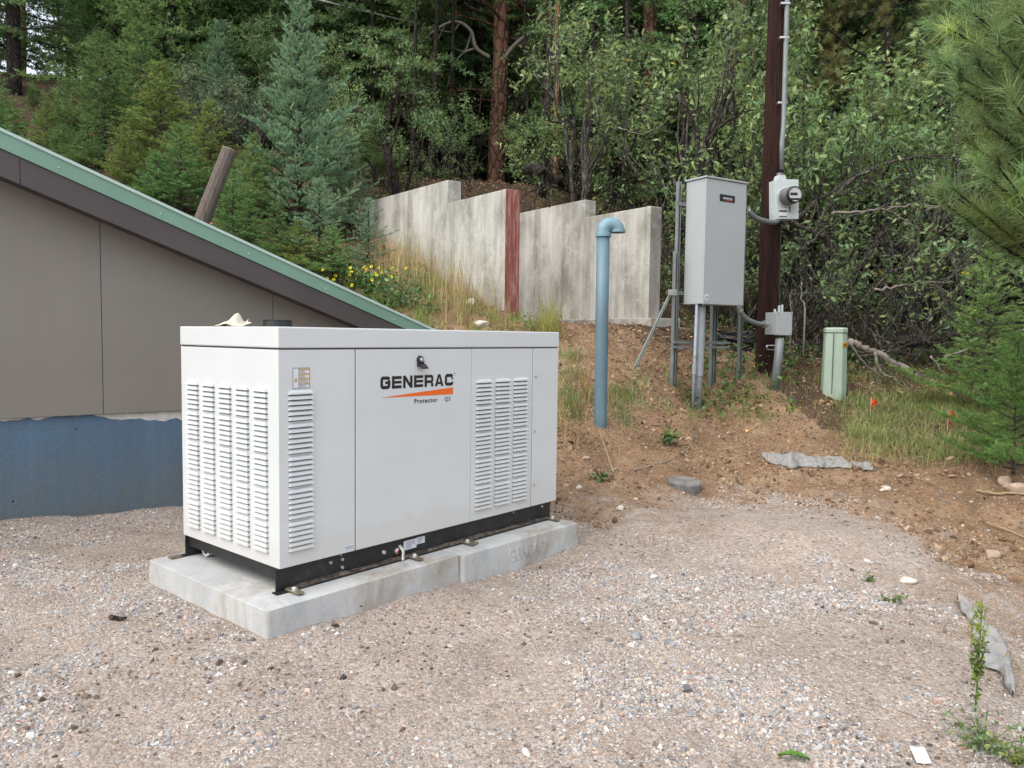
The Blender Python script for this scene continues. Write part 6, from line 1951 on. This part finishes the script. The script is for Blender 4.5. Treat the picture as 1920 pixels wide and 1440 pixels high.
# yellow-green tussocks on the slope before the walls and around the vent pipe
for (px0, px1, py0, py1, n_, h, tn) in ((800, 1060, 560, 640, 34, .17, (.85, .95, .6)), (1050, 1110, 640, 800, 14, .16, (.75, .95, .7)), (1140, 1190, 740, 800, 10, .16, (.75, .9, .75)), (1180, 1270, 690, 780, 8, .12, (.8, .9, .7)), (1290, 1480, 690, 800, 26, .13, (.85, .9, .7)), (1500, 1600, 700, 770, 8, .12, (.95, .95, .7)), (690, 830, 520, 610, 30, .22, (.8, .95, .6)), (1020, 1050, 590, 640, 9, .42, (1.1, 1.0, .6))):
    cs = [hit(rng.uniform(px0, px1), rng.uniform(py0, py1), 5.5, 14) for _ in range(n_)]
    blades(b, clumps(rng, cs, 30, .055), h, .006, rng, .6, tn)
tag(b.build("grass", MAT['grass']), "tufts of green grass on the soil bank and beside the pedestal", "grass", kind='stuff')
b = B()
# tall dry weeds in front of the wall, thin straw everywhere
W0 = at(948, 357, 9.0)[:2]; Wd = np.array([-.547, .837]); Wn = np.array([-.837, -.547])
cs = []
for _ in range(80):
    s_, q_ = rng.uniform(-.15, 2.7), rng.uniform(.08, .75)
    cs.append(W0 + Wd * s_ + Wn * q_)
blades(b, clumps(rng, cs[:75], 11, .08), .62, .0052, rng, .32, (.95, .95, .8), .25, 4)
cs = [hit(rng.uniform(760, 1060), rng.uniform(480, 630), 7, 13) for _ in range(70)]
blades(b, clumps(rng, cs, 12, .12), .22, .005, rng, .7, (.9, .85, .7))
cs = [hit(rng.uniform(1050, 1480), rng.uniform(640, 860), 5.5, 11) for _ in range(110)]
blades(b, clumps(rng, cs, 5, .12), .13, .004, rng, 1.4, (.9, .8, .65))
cs = [hit(rng.uniform(1480, 1900), rng.uniform(700, 880), 5.5, 11) for _ in range(90)]
blades(b, clumps(rng, cs, 9, .15), .20, .004, rng, 1.0, (.85, .85, .6))
cs = [hit(rng.uniform(1050, 1115), rng.uniform(700, 850), 5.5, 9) for _ in range(26)]
blades(b, clumps(rng, cs, 10, .08), .26, .004, rng, 1.2, (.85, .75, .6))
cs = [hit(rng.uniform(1800, 1930), rng.uniform(960, 1300), 2.5, 7) for _ in range(20)]
blades(b, clumps(rng, cs, 4, .07), .12, .004, rng, 1.4, (.8, .75, .6))
tag(b.build("dry_grass", MAT['drygrass']), "straw coloured dry weeds before the wall and on the soil", "dry grass", kind='stuff')

# leaf litter and bark flakes
b = B()
n_ = 34000
x = rng.uniform(-8, 12, n_); y = rng.uniform(5.4, 17, n_)
fo = np.clip((y - (8.4 - 0.1 * np.abs(x - 2.5))) / 1.5, .14, 1) * np.where((np.abs(x + 1) < 2.5) & (y < 12), .25, 1)
k = (rng.random(n_) < fo) & (poly_sd(x, y, YARD) > .3)
x, y = x[k], y[k]
P = np.stack([x, y, ground(x, y) + .012], -1)
leaves(b, P, .055, rng, False, .8, tv=.45)
tag(b.build("leaf_litter", MAT['litter']), "dry brown leaves scattered over the forest floor", "leaf litter", kind='stuff')
# low leafy undergrowth
b = B()
cs = []
for _ in range(330):
    x_, y_ = rng.uniform(-1, 9), rng.uniform(9.3, 14); 
    if x_ < 2.2 and y_ < 11.5: continue
    cs.append((x_, y_))
for _ in range(36):
    c = hit(rng.uniform(1280, 1500), rng.uniform(660, 790), 6, 11); cs.append((c[0], c[1]))
for _ in range(50):
    c = hit(rng.uniform(1590, 1850), rng.uniform(640, 720), 6, 13)
    if c[1] > 7.8: cs.append((c[0], c[1]))
for _ in range(60):
    c = hit(rng.uniform(620, 800), rng.uniform(520, 600), 6, 13); cs.append((c[0], c[1]))
for _ in range(420):
    x_, y_ = rng.uniform(-11, -1.2), rng.uniform(9.5, 17.5)
    s_, t_ = house_local(x_, y_)
    if t_ > 3.2: cs.append((float(x_), float(y_)))
PP = []
for c in cs:
    m_ = rng.integers(10, 34); h = rng.uniform(.08, .30); q = rng.normal(0, 1, (m_, 3)) * np.array([.09, .09, 0]) + np.array([c[0], c[1], 0]); q[:, 2] = ground(q[:, 0], q[:, 1]) + rng.random(m_) * h; PP.append(q)
leaves(b, np.concatenate(PP), .055, rng, False, .7, tv=.3)
tag(b.build("undergrowth", MAT['leaf_small']), "low leafy plants on the forest floor", "undergrowth", kind='stuff')


# ---- single plants
def leafy(px, py, h, n_, size, label, spread=.12, lobed=False, tint=None, flowers=0, name="weed_plant", Y=(1.6, 14), mat='leaf_small', cat="plant"):
    g = hit(px, py, *Y)
    t = thing(name, label, cat, tuple(g))
    rg3 = np.random.default_rng(int(px * 7 + py))
    sb, lb_ = B(), B()
    LP, tops = [], []
    for k in range(max(3, n_ // 14)):
        a_ = rg3.random() * 2 * PI; r_ = spread * rg3.random() ** .5; hh_ = h * rg3.uniform(.55, 1.05)
        P = curve_pts([np.array([0, 0, -.02]), np.array([r_ * .4 * math.cos(a_), r_ * .4 * math.sin(a_), hh_ * .5]), np.array([r_ * math.cos(a_), r_ * math.sin(a_), hh_])], 4)
        sb.tube(P, .003 * h / .3 + .001, 4); tops.append(P[-1])
        q = np.array(P)[rg3.integers(2, len(P), 14)]; LP.append(q + rg3.normal(0, size * .6, (14, 3)))
    LP = np.concatenate(LP); LP[:, 2] = np.abs(LP[:, 2])
    leaves(lb_, LP, size, rg3, lobed, .6, tint)
    sb.build("stem", MAT['leaf_small'], t); lb_.build("foliage", MAT[mat], t)
    for k in range(flowers):
        p = tops[k % len(tops)] + rg3.normal(0, spread * .35, 3) * np.array([1, 1, .5]); p[2] = max(p[2], h * .35)
        fb = B()
        N1 = unit(np.array([rg3.normal(0, .4), -1, .5 + rg3.normal(0, .3)])); U = unit(np.cross(N1, [0, 0, 1.0])); Wv = np.cross(N1, U)
        for j_ in range(9):
            a_ = j_ * 2 * PI / 9
            d_ = U * math.cos(a_) + Wv * math.sin(a_); s_ = -U * math.sin(a_) + Wv * math.cos(a_)
            R1 = .021
            fb.add([p + d_ * .008 - s_ * .005, p + d_ * .008 + s_ * .005, p + d_ * R1 * .7 + s_ * .011 + N1 * .004, p + d_ * R1 + N1 * .006, p + d_ * R1 * .7 - s_ * .011 + N1 * .004], np.array([[0, 1, 2], [0, 2, 3], [0, 3, 4]]), (1.0, 1.0, 1.0 + .001 * j_))
        o = fb.build("flower", MAT['petal'], t)
        fb = B(); fb.tube([p, p + N1 * .006], .006, 8); fb.build("flower_centre", MAT['bark_dark'], o)
    return t


leafy(692, 548, .30, 240, .07, "dark leafy bush with small yellow sunflowers left of the stepped wall", .36, flowers=20, name="sunflower_bush", cat="flowering bush", Y=(7, 14))
leafy(640, 560, .28, 120, .07, "small green shrub with few yellow flowers at the roof edge", .35, flowers=6, name="sunflower_bush", cat="flowering bush", Y=(7, 14))
leafy(750, 575, .32, 150, .06, "low grey-green shrub between roof edge and weeds", .35, mat='leaf_bluish', name="shrub", cat="shrub", Y=(7, 14))
leafy(1252, 832, .13, 90, .05, "small dark leafy weed on soil left of the round lid", .12)
leafy(1128, 905, .06, 12, .04, "tiny green sprout on soil below the vent pipe", .04)
leafy(1630, 1092, .035, 14, .018, "small bright sprout on gravel, upper of two", .03)
leafy(1668, 1130, .035, 24, .022, "green sprout on gravel below the small bright one", .07)
leafy(1845, 1405, .07, 200, .018, "low bushy weed at the lower right corner", .16, mat='leaf_oak')
leafy(1905, 1430, .07, 160, .018, "yellowish weed at the extreme lower right corner", .12, mat='leaf_oak', tint=(.9, .8, .6))
leafy(1480, 690, .22, 60, .06, "leafy weed at the foot of the old conduit", .14)
# tall weed with a bushy yellow-green top
g = hit(1828, 1335, 1.8, 5); tpz = at(1832, 1130, float(g[1]))
t = thing("tall_weed", "tall slender weed with a bushy yellow-green top at the lower right", "plant", tuple(g))
hh_ = tpz[2] - g[2]
b = B(); P = curve_pts([np.array([0, 0, -.02]), np.array([.004, 0, hh_ * .5]), np.array([.006, .0, hh_])], 8); b.tube(P, np.linspace(.0032, .0012, len(P)), 5); b.build("stem", MAT['leaf_small'], t)
rg3 = np.random.default_rng(2)
zz = np.concatenate([rg3.uniform(.35, 1.0, 520) * hh_, rg3.uniform(.08, .4, 60) * hh_]); wv_ = np.where(zz > hh_ * .42, 0.026 * (1.05 - np.abs(zz / hh_ - .72)), .014)
a_ = rg3.random(len(zz)) * 2 * PI; rr3 = wv_ * rg3.random(len(zz)) ** .6
LP = np.stack([rr3 * np.cos(a_), rr3 * np.sin(a_), zz], -1)
b = B(); up_ = zz > hh_ * .62
leaves(b, LP[~up_], .015, rg3, False, .3, (1.2, 1.05, .8)); leaves(b, LP[up_], .010, rg3, False, .3, (2.2, 1.6, 1.0)); b.build("foliage", MAT['leaf_small'], t)
# toothed leaf poking in at the bottom edge
g = hit(1492, 1432, 1.5, 4)
t = thing("leaf_weed", "single bright green toothed leaf at the bottom edge", "plant", tuple(g))
b = B(); xs_ = np.linspace(0, 1, 15); yy_ = .16 * np.sin(PI * xs_ ** .8) * (1 + .45 * np.sign(np.sin(xs_ * 38))) + .004
V = []
for s_ in (-1, 0, 1):
    for x_, y_ in zip(xs_, yy_): V.append((x_ * -.085 + .04, s_ * y_ * .085 + .02 * x_, .010 + .010 * math.sin(PI * x_) + abs(s_) * .008))
k = np.arange(14); b.add(V, np.concatenate([np.stack([k, k + 1, k + 16, k + 15], -1), np.stack([k + 15, k + 16, k + 31, k + 30], -1)]), (1.1, 1.3, .8)); b.build("blade", MAT['leaf_small'], t, smooth=True)

# ================================================================== gravel
rng = np.random.default_rng(123)
PAL = np.array([(.66, .65, .63), (.56, .54, .51), (.43, .42, .41), (.33, .34, .36), (.24, .25, .27), (.50, .38, .32), (.58, .47, .39), (.48, .41, .33), (.42, .27, .22), (.15, .15, .16), (.74, .73, .71)])
PW = np.array([.06, .15, .18, .15, .09, .11, .11, .09, .03, .03, .0]); PW /= PW.sum()


def stones(b, P, r, rng, hi=False, tone=.88):
    if not hi and (r > .0068).any() and (r <= .0068).any():
        k_ = r > .0068
        stones(b, P[k_], r[k_], rng, True, tone); P, r = P[~k_], r[~k_]
    n = len(P)
    if hi:
        bm = bmesh.new(); bmesh.ops.create_icosphere(bm, subdivisions=1, radius=1); bm.verts.ensure_lookup_table()
        base = np.array([v.co[:] for v in bm.verts]); F = np.array([[v.index for v in f.verts] for f in bm.faces]); bm.free()
    else:
        base = np.array([[x_, y_, z_] for z_ in (-.7, .7) for x_, y_ in ((-.8, -.8), (.8, -.8), (.8, .8), (-.8, .8))], float)
        F = np.array([[3, 2, 1, 0], [4, 5, 6, 7], [0, 1, 5, 4], [1, 2, 6, 5], [2, 3, 7, 6], [3, 0, 4, 7]])
    m = len(base)
    V = base[None] * (1 + rng.normal(0, .20 if not hi else .13, (n, m, 1))) + rng.normal(0, .13 if not hi else .05, (n, m, 3))
    ax = np.stack([rng.uniform(.8, 1.35, n), rng.uniform(.6, 1.0, n), rng.uniform(.35, .75, n)], -1)
    V = V * ax[:, None, :]
    q = rng.normal(0, 1, (n, 4)); q[:, 1:3] *= .45; q = unit(q)
    w_, x, y, z = q.T
    Rm = np.stack([np.stack([1 - 2 * (y * y + z * z), 2 * (x * y - z * w_), 2 * (x * z + y * w_)], -1), np.stack([2 * (x * y + z * w_), 1 - 2 * (x * x + z * z), 2 * (y * z - x * w_)], -1), np.stack([2 * (x * z - y * w_), 2 * (y * z + x * w_), 1 - 2 * (x * x + y * y)], -1)], -2)
    V = np.einsum('nij,nmj->nmi', Rm, V) * r[:, None, None] + P[:, None, :]
    c = PAL[rng.choice(len(PAL), n, p=PW)] * tone * rng.uniform(.82, 1.15, (n, 1))
    F = ((np.arange(n) * m)[:, None, None] + F[None]).reshape(-1, F.shape[1])
    b.add(V.reshape(-1, 3), F, np.repeat(c, m, 0))


def scatter(n, y0, y1, rmean, rsig, dens_pow, margin=.06):
    y = y0 + (y1 - y0) * rng.random(n)
    half = .70 * y + .25
    x = rng.uniform(-1, 1, n) * half
    wgt = half / (.70 * y1 + .25)
    sd = poly_sd(x, y, YARD) + (fbm(x, y, 2.2) - .5) * .8
    dn = fbm(x + 40, y + 7, 1.15, 3); dn2 = fbm(x - 11, y + 31, 4.0, 3)
    dn3 = fbm(x + 3, y - 14, 12.0, 2)
    keep = np.clip((dn * .42 + dn2 * .36 + dn3 * .22 - .475) * 6.5, .03, 1) ** dens_pow * wgt
    keep = keep * np.clip(.52 + np.clip((3.2 - y) * .7, 0, .6) + np.clip((-x - .8) * .6, 0, .6) + np.clip((x - 1.2) * .5, 0, .5), 0, 1)
    keep = np.where(sd > margin, keep * np.exp(-(sd - margin) / .4) * .7, keep)
    k = rng.random(n) < keep
    gu = (x - GEN[0]) * GA[0] + (y - GEN[1]) * GA[1]; gv = (x - GEN[0]) * GB[0] + (y - GEN[1]) * GB[1]
    k &= ~((gu > -.17) & (gu < 1.92) & (gv > -.19) & (gv < .91))
    s_, t_ = house_local(x, y); k &= ~((t_ > -.0) & (s_ < 3.7))
    x, y = x[k], y[k]
    r = rmean * np.exp(rng.normal(0, rsig, len(x)))
    return np.stack([x, y, ground(x, y) - r * .08], -1), r


b = B()
P, r = scatter(210000, 1.75, 4.2, .0042, .48, 1.5); stones(b, P, r, rng)
P, r = scatter(130000, 3.6, 7.2, .0050, .42, 1.5); stones(b, P, r, rng)
P, r = scatter(150000, 1.75, 4.0, .0026, .35, .35); stones(b, P, r, rng)
P, r = scatter(5000, 1.75, 6.5, .0100, .30, 1.6); stones(b, P, r, rng, True)
# pebbles loosely on the red soil
n_ = 9000
x = rng.uniform(-.5, 5.2, n_); y = rng.uniform(2.6, 9.0, n_); k = (poly_sd(x, y, YARD) > .05) & (np.abs(x) < .72 * y)
x, y = x[k], y[k]; r = .006 * np.exp(rng.normal(0, .55, len(x))); stones(b, np.stack([x, y, ground(x, y) + r * .0], -1), r, rng, True, np.array([.62, .50, .40]))
tag(b.build("gravel", MAT['gravel']), "loose grey and pink crushed gravel covering the yard", "gravel", kind='stuff')

# crumbs and clods of soil on the bare ground
b = B()
n_ = 100000
x = rng.uniform(-1.5, 6.0, n_); y = rng.uniform(4.2, 10.5, n_); k = (poly_sd(x, y, YARD) + (fbm(x, y, 2.2) - .5) > -.1) & (np.abs(x) < .72 * y)
d_ = fbm(x + 3, y + 60, 1.6, 3); k &= rng.random(n_) < np.clip((d_ - .36) * 3.2, .16, 1)
x, y = x[k], y[k]; r = .0062 * np.exp(rng.normal(0, .6, len(x))).clip(.2, 5)
PAL0, PAL, PW0, PW = PAL, np.array([(.25, .165, .10), (.17, .108, .066), (.34, .235, .15), (.11, .072, .048), (.42, .31, .22)]), PW, np.array([.35, .25, .22, .1, .08])
stones(b, np.stack([x, y, ground(x, y) + r * .1], -1), r, rng, False, 1.0)
PAL, PW = PAL0, PW0
tag(b.build("soil_clods", MAT['soilclod']), "crumbs and clods of red-brown soil on the bare ground", "soil", kind='stuff')

# dark damp crumbs and twiglets among the gravel
b = B()
n_ = 12000
y = rng.uniform(1.8, 6.2, n_); x = rng.uniform(-.72, .72, n_) * y
d_ = fbm(x + 90, y + 2, 2.4, 3); k = (poly_sd(x, y, YARD) < .1) & (rng.random(n_) < np.clip((d_ - .52) * 5, .02, 1))
gu = (x - GEN[0]) * GA[0] + (y - GEN[1]) * GA[1]; gv = (x - GEN[0]) * GB[0] + (y - GEN[1]) * GB[1]
k &= ~((gu > -.17) & (gu < 1.92) & (gv > -.19) & (gv < .91))
x, y = x[k], y[k]; r = .0046 * np.exp(rng.normal(0, .55, len(x))).clip(.2, 4)
PAL, PW = np.array([(.22, .16, .12), (.13, .095, .075), (.30, .22, .17), (.08, .07, .06), (.18, .17, .17)]), np.array([.3, .25, .2, .1, .15])
stones(b, np.stack([x, y, ground(x, y) + r * .05], -1), r, rng, False, 1.0)
PAL, PW = PAL0, PW0
tag(b.build("soil_crumbs", MAT['soilclod']), "dark crumbs of damp soil mixed into the gravel", "soil", kind='stuff')
